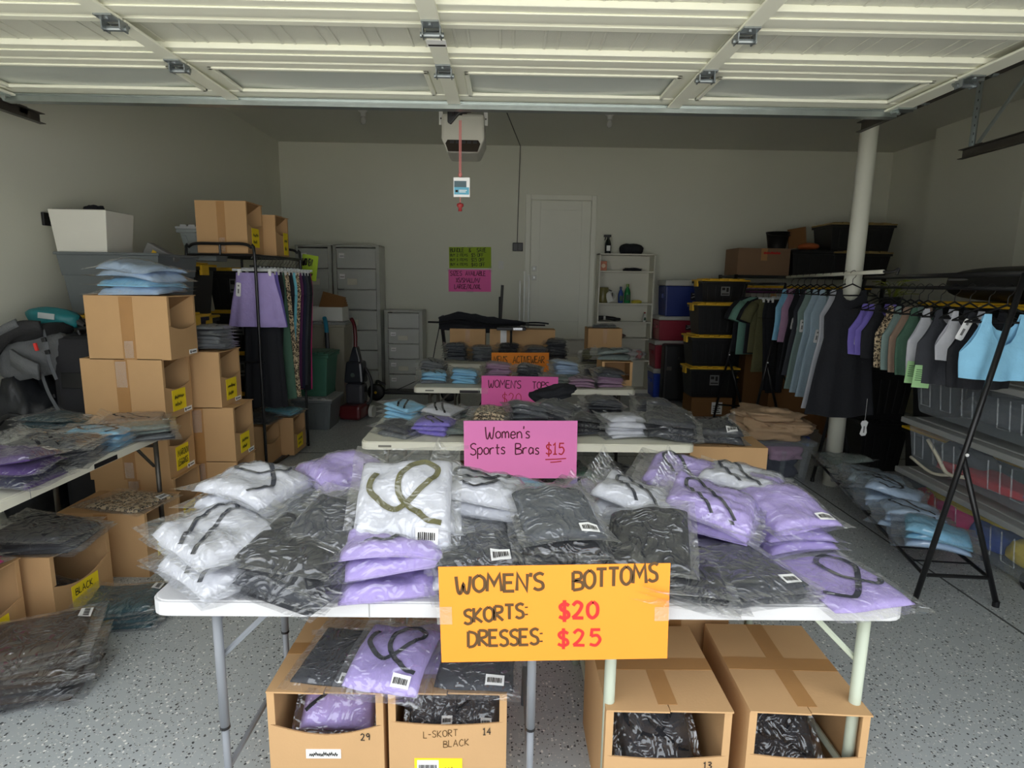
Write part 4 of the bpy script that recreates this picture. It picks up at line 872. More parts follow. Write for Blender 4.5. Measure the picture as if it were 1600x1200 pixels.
for lab, x, y, z, c in (('grey bagged garment inside topmost left carton', -2.08, 3.65, 1.20, 'grey'), ('grey bagged garment inside second left carton', -2.14, 3.65, .83, 'grey'), ('maroon bagged garment inside the MAROON carton', -2.14, 3.65, .46, 'plum'),
  ('dark bagged garment inside lowest left carton', -2.12, 3.65, .09, 'charcoal'), ('grey bagged garment inside upper rear carton', -1.98, 4.02, .83, 'darkgrey'), ('black bagged garment inside middle rear carton', -1.90, 4.02, .46, 'black'),
  ('black bagged garment inside bottom rear carton', -1.90, 4.02, .09, 'black'), ('charcoal bagged garment inside carton below leopard bag', -2.0, 3.16, .09, 'charcoal'), ('glossy black bagged garment bulging from BLACK carton', -2.09, 2.655, .12, 'black'),
  ('hot pink bagged garment inside carton at picture edge', -2.19, 2.245, .12, 'pink'), ('grey bagged garment inside large carton on rack', -2.17, 5.01, 1.90, 'grey'), ('grey bagged garment inside smaller carton on rack', -2.06, 5.34, 1.90, 'grey'),
  ('dark bagged garment inside near carton on rack shelf', -2.09, 4.99, .12, 'charcoal'), ('grey bagged garment inside far carton on rack shelf', -1.98, 5.33, .12, 'darkgrey')):
    bag((x-.10, y, z), math.radians(90+RS.uniform(-8, 8)), c, 'puff', RS.randrange(3), lab, GL_, None, 'black', False, (.35, 0), .72)
bag((-2.06, 3.13, .37), math.radians(78), 'leopard', 'flat', 0, 'leopard print garment in clear bag on carton beside left table', GL_, None, 'black', True, (.02, .02), 1.15)
stack((-2.14, 2.62, .372), 5, ['black', 'charcoal'], 'flat', 96, 'on the BLACK carton under left table', 0, 'black', False, (.03, .05), 1.2, .03, 9, group=GL_)
stack((-2.24, 2.22, .395), 2, ['pink'], 'puff', 90, 'of hot pink bags on carton at picture edge', None, sc=1.0, group=GL_)
stack((-1.80, 2.62, .002), 6, ['teal'], 'flat', 105, 'of dark teal bags on the floor', None, 'black', True, (0, 0), 1.1, .02, 8, group=GL_)
stack((-1.86, 2.13, .002), 11, ['black', 'brown', 'black', 'brown'], 'flat', 108, 'of brown and black bags on the floor', None, 'black', True, (0, 0), 1.25, .025, 8, group=GL_)
# on the left table
for u, v, n, c, k, r, w, st, scl in ((95, 662, 3, ['teal'], 'flat', 75, 'of dark teal bags at the far side of left table', None, 1.1), (205, 668, 4, ['taupe', 'charcoal', 'taupe'], 'flat', 110, 'of taupe bags at left table far end', 1, 1.1),
 (225, 684, 6, ['charcoal', 'grey', 'black', 'greygreen'], 'flat', 118, 'fanned at the far corner of left table', None, .9), (150, 697, 6, ['lightblue'], 'flat', 100, 'of light blue bags on the left table', 0, 1.0),
 (85, 722, 7, ['charcoal', 'black', 'charcoal'], 'flat', 105, 'of charcoal bags on the left table', 1, 1.1), (18, 758, 4, ['purple', 'navy', 'purple'], 'mid', 95, 'of purple bags at left table picture edge', None, 1.0), (15, 700, 4, ['teal', 'charcoal'], 'flat', 80, 'of dark bags behind the purple pile', 1, 1.1)):
    stack(T(u, v), n, c, k, r, w, strap=st, sc=scl, bar=(st is None), group=GL_, tilt=(0, .03))
stack((-2.16, 5.0, .385), 3, ['black', 'charcoal'], 'flat', 92, 'on the near rack carton', None, sc=1.1, group=GL_)
stack((-2.04, 5.32, .385), 3, ['charcoal', 'cyan', 'cyan'], 'flat', 85, 'on the far rack carton', None, group=GL_)

# ================================================================== LEFT: clothes rack (two hoops, rails, wire shelf)
def hoop(x0, x1, y, z, r=.012):
    c = .09; return spline([(x0, y, 0), (x0, y, z*.5), (x0, y, z-c), (x0+c*.3, y, z-c*.3), (x0+c, y, z), ((x0+x1)/2, y, z), (x1-c, y, z), (x1-c*.3, y, z-c*.3), (x1, y, z-c), (x1, y, z*.5), (x1, y, 0)], 4)
RK = thing('clothes_rack', 'black double hoop clothes rack with skirts and leggings at left', 'clothes rack', (0, 0, 0))
RX0, RX1, RY0, RY1, RZ = -2.53, -1.97, 4.77, 5.60, 1.86
RK.rotation_euler = (0, 0, -.09); RK.location = (-1.97-(-1.97*math.cos(.09)+RY0*math.sin(.09)), RY0-(1.97*math.sin(.09)+RY0*math.cos(.09)), 0)
for y in (RY0, RY1): MB().tube(hoop(RX0, RX1, y, RZ), .012).obj('end_frame', BLKM, RK, True)
for x in (RX0, RX1): MB().tube([(x, RY0, 1.775), (x, RY1, 1.775)], .009).obj('side_rail', BLKM, RK); MB().tube([(x, RY0, .03), (x, RY1, .03)], .009).obj('side_rail', BLKM, RK)
MB().tube([((RX0+RX1)/2, RY0, 1.86), ((RX0+RX1)/2, RY0, 1.775)], .009).obj('strut', BLKM, RK)
for z in (.022, 1.775):
    for i in range(9): xx = RX0+(RX1-RX0)*(i+.5)/9; MB().tube([(xx, RY0, z), (xx, RY1, z)], .004, 6).obj('shelf_wire', BLKM, RK)
HRX = -2.02
MB().tube([(HRX, RY0+.02, 1.69), (HRX, RY1+.12, 1.69)], .010).obj('hanging_rod', BLKM, RK)
for y in (RY0, RY1): MB().tube([(RX0, y, 1.775), (RX1, y, 1.775)], .009).obj('crossbar', BLKM, RK)
MB().tube([(RX0+.3, RY0+.05, .92), (RX1, RY0+.05, .92)], .008).obj('crossbar', BLKM, RK)

# ------------------------------------------------------------------ hanging garments
def gmesh(rows, th, folds, seed, N=36, amp=.25, close=True):
    """garment body from rows (z, x_left, x_right[, thickness factor]); rings of N points with soft folds"""
    m = MB(); vs = []; R = []
    for k in range(len(rows)-1):
        for s in range(4): a, b = rows[k], rows[k+1]; f = s/4; R.append([a[i]+(b[i]-a[i])*f for i in range(3)])
    R.append(list(rows[-1][:3])); z0, z1 = R[0][0], R[-1][0]
    for z, xl, xr in R:
        d = (z0-z)/max(1e-6, z0-z1); c, hw = (xl+xr)/2, (xr-xl)/2
        for j in range(N):
            a = 2*PI*j/N; f = 1+amp*d*math.sin(folds*a+seed)+.12*noise.noise(Vector((math.cos(a)*2, math.sin(a)*2, z*3+seed)))
            ca, sa = math.cos(a), math.sin(a)
            vs.append((c+hw*math.copysign(abs(ca)**.8, ca), th*(.5+.7*d)*sa*f, z))
    n = len(R); fs = [(i*N+j, i*N+(j+1) % N, (i+1)*N+(j+1) % N, (i+1)*N+j) for i in range(n-1) for j in range(N)]
    if close: fs.append(tuple(range(N)))
    fs.append(tuple(range((n-1)*N, n*N))[::-1])
    m.add(vs, fs); return m
hk = MB(); hk.tube(spline([(.0, 0, 0), (0, 0, .035), (.018, 0, .055), (.022, 0, .082), (.0, 0, .10), (-.02, 0, .088), (-.022, 0, .078)], 4), .0022, 6); HOOK = hk.mesh('hanger_hook', CHROME)
HOOKB = hk.mesh('hanger_hook', BLKM)
hb = MB(); hb.tube([(0, 0, 0), (-.21, 0, -.085), (.21, 0, -.085), (0, 0, 0)], .006, 6); HANGB = hb.mesh('hanger', BLKP)
hb = MB(); hb.box(-.165, -.006, -.018, .165, .006, .0); hb.box(-.02, -.005, 0, .02, .005, .012); HANGCLR = hb.mesh('hanger', HANGC)
cb = MB(); cb.box(-.012, -.012, -.05, .012, .012, .0); CLIP = cb.mesh('hanger_clip', mk('clip_white', (232, 232, 232), rough=.3))
tg = MB(); tg.slab([(-.016, 0, 0), (-.020, 0, -.008), (-.020, 0, -.10), (-.014, 0, -.11), (.014, 0, -.11), (.020, 0, -.10), (.020, 0, -.008), (.016, 0, 0)], (0, .002, 0)); tg.box(-.006, -.0006, -.085, .006, 0, -.05, 1); tg.box(-.006, -.0006, -.03, .006, 0, -.018, 1); PT = tg.mesh('price_tag', [TAGW, mk('tag_print', (120, 120, 120))])
gt = MB(); gt.box(-.045, 0, -.13, .045, .003, 0); GTAG = gt
def garment(kind, label, at, rz, color, L=.5, wd=.36, seed=0, clip=False, tagpos=None, group='garments on hangers', hookb=True, hooks=True, tagz=-.04, swing=0, name=None, th=.02):
    names = {'skirt': ('hanging_skirt', 'skirt'), 'pants': ('hanging_leggings', 'leggings'), 'dress': ('hanging_dress', 'dress'), 'top': ('tank_top', 'top'), 'tee': ('hanging_tee', 't-shirt'), 'bra': ('hanging_sports_bra', 'sports bra'), 'shorts': ('hanging_shorts', 'shorts')}
    nm, cat = names[kind]; t = thing(nm, label, cat, at, (0, swing, rz), group)
    put('hanger_hook', HOOKB if hookb else HOOK, t, (0, 0, -.09)); z = -.09; h = wd/2
    hg = put('hanger', HANGCLR if clip else HANGB, t, (0, 0, z)); hg.scale = (wd/(.36 if clip else .47), 1, 1); G = fab(color)
    if clip:
        for s in (-1, 1): put('hanger_clip', CLIP, t, (s*h*.62, 0, z-.004))
        z -= .03
    if kind == 'skirt': gmesh([(z, -h*.78, h*.78), (z-.07, -h*.82, h*.82), (z-L*.5, -h*1.0, h*1.0), (z-L, -h*1.22, h*1.2)], th*1.6, 9, seed, amp=.6).obj('garment', G, t, True)
    elif kind in ('pants', 'shorts'):
        m = gmesh([(z, -h*.8, h*.8), (z-.12, -h*.9, h*.9), (z-.2, -h*.9, h*.9)], th, 3, seed); lz = z-L
        for s in (-1, 1):
            q = gmesh([(z-.18, min(0, s*h*.9), max(0, s*h*.9)), (z-L*.6, min(s*h*.05, s*h*.66), max(s*h*.05, s*h*.66)), (lz, min(s*h*.1, s*h*.55), max(s*h*.1, s*h*.55))] if kind == 'pants' else [(z-.18, min(0, s*h*.9), max(0, s*h*.9)), (lz, min(s*.02, s*h*1.05), max(s*.02, s*h*1.05))], th*.9, 3, seed+s); m.add(q.v, q.f)
        m.obj('garment', G, t, True)
    elif kind == 'tee':
        zt = z-.04; m = gmesh([(zt+.035, -h*.35, h*.35), (zt, -h*.8, h*.8), (zt-.05, -h*.98, h*.98), (zt-.2, -h*.92, h*.92), (zt-L, -h*.98, h*.98)], th, 4, seed)
        m.obj('garment', G, t, True)
        for s in (-1, 1): MB().tube([(s*h*.72, 0, zt-.035), (s*h*1.05, .0, zt-.13), (s*h*1.22, 0, zt-.23)], [.05, .06, .066], 12).obj('sleeve', G, t, True)
    else:
        zs = z-.045; U, Nk = {'dress': (.20, .14), 'top': (.19, .13), 'bra': (.19, .15)}[kind]; tot = {'dress': L+.10, 'top': L+.08, 'bra': L+.12}[kind]
        prof = {'dress': [(0, .82), (.2, .86), (.38, .80), (.6, .98), (1, 1.22)], 'top': [(0, .82), (.3, .88), (.6, .84), (1, .95)], 'bra': [(0, .82), (.5, .92), (.75, .9), (1, .84)]}[kind]
        def wf(d):
            for (a, p), (b, q) in zip(prof, prof[1:]):
                if d <= b: return p+(q-p)*(d-a)/(b-a)
            return prof[-1][1]
        xs = [-1, -.96, -.9, -.82, -.74, -.66, -.60, -.5, -.40, -.36, -.28, -.16, 0]; xs = xs+[-q for q in xs[-2::-1]]; NZ = 14
        m = MB(); sv = random.Random(seed)
        for side, dn in ((-1, Nk), (1, Nk*.55)):
            vs = []
            for x in xs:
                ax = abs(x); tp = zs
                if ax > .60: tp = zs-U*((ax-.60)/.40)**.55
                elif ax < .40: tp = zs-dn*(1-(ax/.40)**2.2)**.7
                for k in range(NZ+1):
                    zz = tp+(zs-tot-tp)*k/NZ; d = (zs-zz)/tot
                    bul = math.sqrt(max(0, 1-x*x)); y = side*(th*(.35+.9*d)*bul*(1 if zz < zs-U*.4 else .6)+.002)
                    if kind == 'bra': y += side*.018*math.exp(-((ax-.45)/.25)**2)*math.exp(-((d-.6)/.22)**2)
                    y += .010*d*math.sin(9*x+seed)+.006*noise.noise(Vector((x*4, zz*6, seed)))*d
                    vs.append((x*h*wf(d), y, zz-.012*d*d*math.cos(3*x)*(1 if kind == 'dress' else .3)))
            n = NZ+1; fs = []
            for i in range(len(xs)-1):
                for k in range(NZ):
                    q = (i*n+k, i*n+k+1, (i+1)*n+k+1, (i+1)*n+k); fs.append(q if side < 0 else q[::-1])
            m.add(vs, fs)
        m.obj('garment', G, t, True)
    if tagpos is not None: put('price_tag', PT, t, (tagpos[0], -th*1.5-.006, tagpos[1]), (.06, tagpos[2] if len(tagpos) > 2 else 0, 0))
    return t
GR = 'garments on the left clothes rack'
def LG(i, y, k, c, lab, L, wd=.34, **kw): return garment(k, lab, (HRX+.01+(y-4.83)*.10, y, 1.70+.07), math.radians(RS.uniform(-5, 5)), c, L, wd, i, clip=True, hookb=False, group=GR, **kw)
sk = garment('skirt', 'lilac flared skirt at the front of left clothes rack', (-2.0, 4.83, 1.76), math.radians(-4), 'lilac', .43, .40, 1, clip=True, hookb=False, group=GR, tagpos=(-.12, -.20, .12))
LEG = [('black', 'black leggings directly behind the lilac skirt', 1.12), ('violet', 'violet skirt hung behind the lilac skirt', .45), ('black', 'black leggings third on the left rack', 1.1), ('green', 'green leggings seen below the lilac skirt', 1.08), ('leopard', 'leopard leggings seen below the lilac skirt', 1.08), ('black', 'black leggings in the middle of left rack', 1.1),
       ('cyan', 'light blue leggings on the left rack', 1.06), ('leopard', 'leopard print leggings beside light blue ones', 1.06), ('plum', 'plum leggings beside leopard ones', 1.04), ('navy', 'navy leggings near the end of left rack', 1.06), ('charcoal', 'charcoal leggings near the end of left rack', 1.04), ('black', 'black leggings at the far end of left rack', 1.10), ('magenta', 'pink hemmed leggings low on the left rack', 1.10)]
for i, (c, lab, L) in enumerate(LEG):
    y = 4.92+i*.062
    LG(i, y, 'skirt' if 'skirt' in lab else 'pants', c, lab, L, .30 if c != 'magenta' else .26)
sign('price_sign', 'small lime card reading WOMEN at the end of left rack', (468, 396), (493, 400), (469, 436), 5.74, GRNP, [('WOMEN', .05, .58, .26, .05, INK, 0, .42, .1)])
sg = [o for o in COL.objects if o.name.startswith('price_sign')][-1]; MB().box(-.12, .0, .16, .05, .012, .18).obj('clip_bar', BLKM, sg); m = MB(); scribble(m, .012, .045, .10, .04, .008, seed=5); m.obj('lettering', INK, sg)

# ================================================================== LEFT: totes and bags by the wall
GT = 'black totes with yellow lids at left'
for i in range(3): tote('black tote with yellow lid below grey bin, %s in that stack' % ('bottom', 'middle', 'top')[i], -2.66, 4.42, i*.445, .74, .46, .445, BLKP, YELP, sticker=True, group=GT, rot=0)
for i in range(4): tote('black tote with yellow lid behind left rack, %s of four' % ('lowest', 'second', 'third', 'topmost')[i], -2.72, 6.30, i*.425, .60, .46, .425, BLKP, YELP, sticker=True, group=GT)
for i in range(4): tote('black yellow lidded tote beyond the grey bin, %s of its stack' % ('lowest', 'second', 'third', 'topmost')[i], -2.72, 5.40 if False else 5.05, i*.43, .42, .46, .43, BLKP, YELP, sticker=True, group=GT, ribs=3) if i < 4 else None
g = thing('grey_bin', 'large open grey plastic bin holding a white box at left', 'bin', (-2.74, 4.45, 1.337))
m = MB(); hw, hd, H = .35, .26, .42; tpx = .06
o_ = [(-hw, -hd), (hw, -hd), (hw, hd), (-hw, hd)]
vs = [(x*.86, y*.86, 0) for x, y in o_]+[(x*.93, y*.93, H*.62) for x, y in o_]+[(x*.95, y*.95, H*.62) for x, y in o_]+[(x, y, H) for x, y in o_]+[(x*.97, y*.96, H) for x, y in o_]+[(x*.85, y*.84, .01) for x, y in o_]
fs = [(3, 2, 1, 0)]+[(k*4+j, k*4+(j+1) % 4, (k+1)*4+(j+1) % 4, (k+1)*4+j) for k in range(5) for j in range(4)]+[(20, 21, 22, 23)]
m.add(vs, fs); m.obj('bin_body', GREYPL, g, bevel=.01); r = MB()
for (a0, b0, a1, b1) in ((-hw-.012, -hd-.012, hw+.012, -hd+.008), (-hw-.012, hd-.008, hw+.012, hd+.012), (-hw-.012, -hd, -hw+.008, hd), (hw-.008, -hd, hw+.012, hd)): r.box(a0, b0, H-.02, a1, b1, H)
r.obj('rim', GREYPL, g, bevel=.006)
wb = thing('white_box', 'tilted open white box sitting in the grey bin', 'box', (-2.93, 4.36, 1.64), (0, 0, .05))
m = MB(); m.box(-.19, -.16, 0, .19, .18, .40, tx=.035, ty=.02); m.obj('box_body', mk('white_board', (222, 220, 210), rough=.6, var=.03), wb, bevel=.004)
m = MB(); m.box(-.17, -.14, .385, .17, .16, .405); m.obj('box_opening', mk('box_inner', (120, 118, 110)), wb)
cloth_heap('dark cloth poking out of the tilted white box', (-2.95, 4.42, 2.03), (.06, .05, .035), 'black', 8, 0)
t = thing('control_panel', 'grey gadget with coloured dots leaning in grey bin', 'gadget', (-2.50, 4.40, 1.70), (0, .5, 0)); MB().box(-.13, -.02, 0, .09, .06, .09).obj('case', mk('gadget_grey', (120, 120, 118)), t, bevel=.01); MB().box(-.07, -.023, .03, -.04, -.019, .06).obj('button', YELP, t); MB().box(.02, -.023, .03, .04, -.019, .05).obj('button', WHITEPL, t)
tote('translucent grey tote standing behind the white box on left', -2.46, 5.02, 1.73, .34, .30, .28, mk('smoke_grey', (124, 130, 130), rough=.35), LIDG, latch=False, ribs=3)
# luggage pile below the hiking pack
sc1 = thing('suitcase', 'tall black suitcase standing beside the left cartons', 'suitcase', (-2.66, 3.84, 0))
MB().box(-.17, -.16, .05, .22, .16, 1.22).obj('shell', mk('black_canvas', (34, 34, 38), rough=.8, bump=.3, bscale=200), sc1, bevel=.05)
MB().box(-.10, -.17, .9, .10, -.16, 1.0).obj('pocket', BLKP, sc1, bevel=.01)
for s in (-1, 1): MB().lathe([(.035, -.015), (.035, .015)], 14, M=Matrix.Translation((s*.16, -.1, .035)) @ Matrix.Rotation(PI/2, 4, 'X')).obj('wheel', BLKP, sc1)
MB().tube(spline([(-.07, 0, 1.22), (-.07, 0, 1.26), (.07, 0, 1.26), (.07, 0, 1.22)], 4), .012).obj('carry_handle', BLKP, sc1)
duf = thing('duffel_bag', 'black padded duffel bag slumped behind left table', 'bag', (-3.03, 3.80, .0)); MB().blob((0, 0, .47), (.17, .30, .48), 4, .25, 30, 20, flat=.04, pw=.7).obj('bag_body', mk('black_nylon', (30, 32, 36), rough=.45, bump=.6, bscale=14), duf, True)
MB().tube(spline([(-.1, -.33, .55), (.12, -.36, .78), (.28, -.25, .62)], 6), .016).obj('strap', BLKP, duf)
bp = thing('hiking_backpack', 'grey and black hiking backpack lying on luggage at left wall', 'backpack', (-2.93, 3.80, .97), (0, -.20, .05)); bp.scale = (.58, .85, .95)
PK = mk('pack_grey', (96, 98, 100), rough=.85, bump=.5, bscale=90); PKD = mk('pack_black', (36, 36, 38), rough=.8, bump=.4, bscale=90)
MB().blob((0, 0, .13), (.38, .22, .17), 6, .18, 32, 20, flat=.2, pw=.75).obj('pack_body', PK, bp, True)
MB().blob((-.05, -.02, .28), (.40, .20, .06), 9, .15, 28, 12, pw=.7).obj('back_panel', PKD, bp, True)
m = MB(); m.ribbon(spline([(-.34, -.23, .12), (-.1, -.25, .26), (.12, -.24, .32), (.3, -.2, .30)], 8), .085, (0, 1, .25)); o = m.obj('shoulder_strap', PKD, bp, True); o.modifiers.new('s', 'SOLIDIFY').thickness = .03
m = MB(); m.ribbon(spline([(-.30, -.255, .22), (-.1, -.27, .31), (.14, -.26, .355)], 8), .05, (0, 1, .25)); o = m.obj('shoulder_strap', PK, bp, True); o.modifiers.new('s', 'SOLIDIFY').thickness = .025
m = MB(); m.ribbon(spline([(-.02, -.26, .15), (.10, -.29, .09), (.22, -.28, .03)], 8), .11, (0, 1, .1)); o = m.obj('hip_belt_pad', PK, bp, True); o.modifiers.new('s', 'SOLIDIFY').thickness = .03
for P in ([(.18, -.24, .02), (.22, -.27, -.12), (.27, -.27, -.26)], [(.30, -.2, .28), (.33, -.24, .2), (.30, -.24, .08), (.31, -.24, -.04)]):
    m = MB(); m.ribbon(spline(P, 6), .035, (0, 1, .1)); o = m.obj('webbing_strap', mk('webbing_grey', (88, 90, 94), rough=.8), bp); o.modifiers.new('s', 'SOLIDIFY').thickness = .004
for x, z in ((.32, .14), (.325, .22), (.235, -.14)): MB().box(x-.022, -.262, z-.014, x+.022, -.245, z+.014).obj('buckle', BLKP, bp, bevel=.004)
MB().box(.21, -.262, .16, .24, -.245, .21).obj('whistle', mk('red_plastic', (214, 50, 44)), bp, bevel=.004)
tb = thing('teal_stuff_sack', 'teal stuff sack on top of the hiking backpack', 'sack', (-2.92, 3.88, 1.27), (0, .12, .1)); tb.scale = (.8, .8, .9); MB().blob((0, 0, .06), (.20, .10, .075), 5, .12, 26, 16, pw=.85).obj('sack_body', mk('teal_nylon', (28, 112, 118), rough=.5, bump=.5, bscale=20), tb, True)
MB().box(-.06, -.107, .06, .06, -.10, .10).obj('fabric_label', mk('label_grey', (176, 184, 184)), tb); MB().tube([(.16, 0, .06), (.24, -.02, .03)], [.05, .02], 10).obj('sack_neck', BLKP, tb)

# ================================================================== LEFT REAR: bins, drawer towers, carpet cleaner
tote('green plastic bin stacked on grey bin behind left rack', -2.05, 6.42, .36, .40, .44, .48, mk('green_bin', (62, 112, 92), rough=.5), mk('green_lid', (54, 100, 82), rough=.5), latch=False, ribs=3)
tote('grey plastic bin on floor under the green bin', -2.04, 6.40, 0, .44, .46, .36, GREYPL, LIDG, latch=False, ribs=3)
tote('beige storage bin high behind the rack leggings', -2.15, 7.3, 0, .50, .42, 1.1, mk('beige_bin', (150, 146, 130), rough=.6), LIDG, latch=False, ribs=3)
tr = thing('cardboard_tray', 'white tray of brown cardboard sleeves on beige bin', 'tray', (-2.15, 7.3, 1.10)); m = MB()
for q in ((-.2, -.14, 0, .2, .14, .006), (-.2, -.14, 0, .2, -.134, .17), (-.2, .134, 0, .2, .14, .17), (-.2, -.134, 0, -.194, .134, .17), (.194, -.134, 0, .2, .134, .17)): m.box(*q)
m.obj('tray_body', WHITEPL, tr)
for i in range(4): MB().box(-.13, -.1+.06*i, .01, .15, -.09+.06*i, .30-.02*i).obj('sleeve', CARDB, tr, rot=(-.18, .25, 0), loc=(0, 0, .02))
def tower(label, u0, u1, vt, y, n, cols=1):
    a, b = oy(u0, vt, y), oy(u1, vt, y); Wd, H, D = b.x-a.x, a.z, .38
    t = thing('drawer_tower', label, 'drawer tower', (a.x, y, 0), group='frosted drawer towers'); FR = MATS.get('tower_frame') or clear_plastic('tower_frame', (214, 216, 208), .35, .55, .1, 8)
    m = MB()
    for x in (0, Wd-.05): m.box(x, 0, 0, x+.05, D, H)
    m.box(0, 0, H-.03, Wd, D, H); m.box(0, 0, 0, Wd, D, .04); m.box(0, D-.02, 0, Wd, D, H); m.obj('frame', FR, t, bevel=.004, seg=1)
    dh = (H-.08)/n
    for i in range(n):
        z = .045+i*dh; d = MB(); d.box(.055, .012, z, Wd-.055, .016, z+dh*.86); d.box(.055, .016, z, .059, D-.03, z+dh*.8); d.box(Wd-.059, .016, z, Wd-.055, D-.03, z+dh*.8); d.box(.055, .016, z, Wd-.055, D-.03, z+.004)
        do = d.obj('drawer', DRAWM, t)
        MB().box(.05, .0, z+dh*.86, Wd-.05, .03, z+dh*.95).obj('drawer_lip', FR, do)
        if i % 5 != 4:
            l = MB().box(.085, .008, z+dh*.48, .16, .011, z+dh*.72).obj('drawer_label', WHITEP, do); MB().box(.095, .0072, z+dh*.56, .15, .008, z+dh*.60).obj('label_print', mk('print_grey', (100, 100, 100)), l)
        if i % 2: MB().box(.19, .008, z+dh*.2, .19+.14, .011, z+dh*.5).obj('drawer_label', mk('manila_paper', (196, 194, 178)), do)
    return t
tower('tall frosted drawer tower with white labels by back corner', 519, 592, 382, 8.45, 7)
tower('tall frosted drawer tower half hidden behind hanging leggings', 460, 517, 382, 8.48, 7)
tower('shorter frosted drawer tower right of the tall ones', 600, 660, 484, 8.50, 5)
vc = thing('carpet_cleaner', 'dark upright carpet cleaner with red base and handle', 'carpet cleaner', (-1.73, 6.78, 0), (0, 0, -.15)); vc.scale = (.85, .85, .84)
DM = mk('cleaner_black', (40, 42, 48), rough=.25); RM = mk('cleaner_red', (92, 26, 30), rough=.3)
MB().box(-.15, -.22, .02, .15, .18, .22).obj('base', RM, vc, bevel=.04); MB().box(-.13, -.05, .2, .13, .16, .50).obj('lower_tank', mk('smoky_tank', (66, 66, 72), rough=.1), vc, bevel=.05)
MB().slab([(-.14, -.06, .5), (.14, -.06, .5), (.11, -.03, .80), (-.11, -.03, .80)], (0, .2, 0)).obj('upper_tank', DM, vc, bevel=.03); MB().slab([(-.09, 0, .78), (.09, 0, .78), (.03, .03, 1.0), (-.03, .03, 1.0)], (0, .10, 0)).obj('neck', DM, vc, bevel=.02)
MB().tube(spline([(0, .06, .95), (0, .07, 1.15), (-.01, .06, 1.30), (-.02, .0, 1.38)], 5), [.026]*16).obj('handle', RM, vc, True)
MB().tube(spline([(.12, .1, .7), (.2, .1, .5), (.19, .08, .25), (.14, .05, .2)], 6), .02).obj('hose', BLKP, vc, True)
MB().lathe([(.02, -.02), (.085, -.025), (.085, .025), (.02, .02)], 20, M=Matrix.Translation((.19, .12, .085)) @ Matrix.Rotation(PI/2, 4, 'Y')).obj('wheel', WHITEPL, vc); MB().lathe([(.03, 0), (.03, .005)], 16, M=Matrix.Translation((0, -.062, .62)) @ Matrix.Rotation(PI/2, 4, 'X')).obj('badge', CHROME, vc)
vv = thing('upright_vacuum', 'black and blue upright vacuum leaning beside the carpet cleaner', 'vacuum', (-2.04, 6.90, 0), (0, -.04, .1)); vv.scale = (.82, .82, .84)
BL = mk('vacuum_blue', (44, 130, 160), rough=.3); MB().box(-.14, -.22, .01, .14, .1, .11).obj('floor_head', DM, vv, bevel=.03); MB().tube([(0, 0, .1), (0, .04, .75)], .07, 14).obj('body_tube', DM, vv); MB().tube([(0, .04, .7), (0, .08, 1.2)], .03).obj('wand', DM, vv)
MB().tube(spline([(0, .08, 1.15), (0, .06, 1.3), (0, .0, 1.38)], 5), .03).obj('handle', BL, vv); MB().lathe([(.09, 0), (.1, .03), (.085, .07)], 20).obj('cyclone_ring', BL, vv, loc=(0, -.05, .2)); MB().lathe([(.085, 0), (.085, .18)], 18).obj('dust_cup', mk('smoky_tank2', (70, 74, 80), rough=.1), vv, loc=(0, -.05, .27))

# ================================================================== RIGHT: bookcase
bk0 = oy(937, 397, 8.6)
BKX = bk0.x; bk = thing('bookcase', 'tall white bookcase with odds and ends beside the house door', 'bookcase', (BKX, 8.6, 0))
for x in (0, .782): MB().box(x, 0, 0, x+.018, .28, 2.02).obj('side_panel', SHELFW, bk)
MB().box(.018, .272, .05, .782, .28, 2.0).obj('back_panel', SHELFW, bk)
MB().box(0, 0, 2.0, .80, .28, 2.02).obj('top_panel', SHELFW, bk); MB().box(.018, .01, 0, .782, .02, .06).obj('plinth', SHELFW, bk)
def shz(v): return oy(980, v, 8.6).z
SHZ = [.06, shz(563), shz(529), shz(503), shz(474), shz(423.5)]
for z in SHZ: MB().box(.018, 0, z-.018, .782, .27, z).obj('shelf', SHELFW, bk)
def bottle(label, fx, z, r, h, mat, capm, cat='bottle', dy=8.70, spray=False, x=None):
    t = thing('bottle' if not spray else 'spray_bottle', label, cat, (BKX+fx if x is None else x, dy, z))
    MB().lathe([(r*.9, 0), (r, .01), (r, h*.55), (r*.75, h*.72), (r*.4, h*.82), (r*.4, h*.86)], 16).obj('bottle_body', mat, t, True)
    if spray:
        m = MB(); m.lathe([(r*.45, h*.84), (r*.45, h*.93)], 12); m.box(-r*1.4, -r*.35, h*.93, r*.9, r*.35, h*1.06); m.slab([(-r*1.0, -r*.2, h*.93), (-r*.6, -r*.2, h*.93), (-r*.9, -r*.2, h*.74), (-r*1.2, -r*.2, h*.76)], (0, r*.4, 0)); m.obj('trigger_head', capm, t)
    else: MB().lathe([(r*.5, h*.86), (r*.5, h)], 12).obj('cap', capm, t)
    MB().box(-r*.6, -r*1.02, h*.15, r*.6, -r*.98, h*.45).obj('label', WHITEP if spray else mk('label_dark', (60, 90, 70)), t)
    return t
bottle('black spray bottle on the bookcase top', .13, 2.02, .045, .25, mk('dark_bottle', (30, 36, 34), rough=.2), BLKP, 'spray bottle', spray=True)
cp = thing('baseball_cap', 'black cap lying on the bookcase top', 'cap', (BKX+.48, 8.74, 2.02)); MB().blob((0, .02, .06), (.17, .12, .09), 3, .1, 26, 14, flat=.35, pw=.8).obj('crown', fab('black'), cp, True); MB().blob((0, -.12, .015), (.12, .07, .01), 1, .05, 22, 8).obj('brim', fab('black'), cp, True)
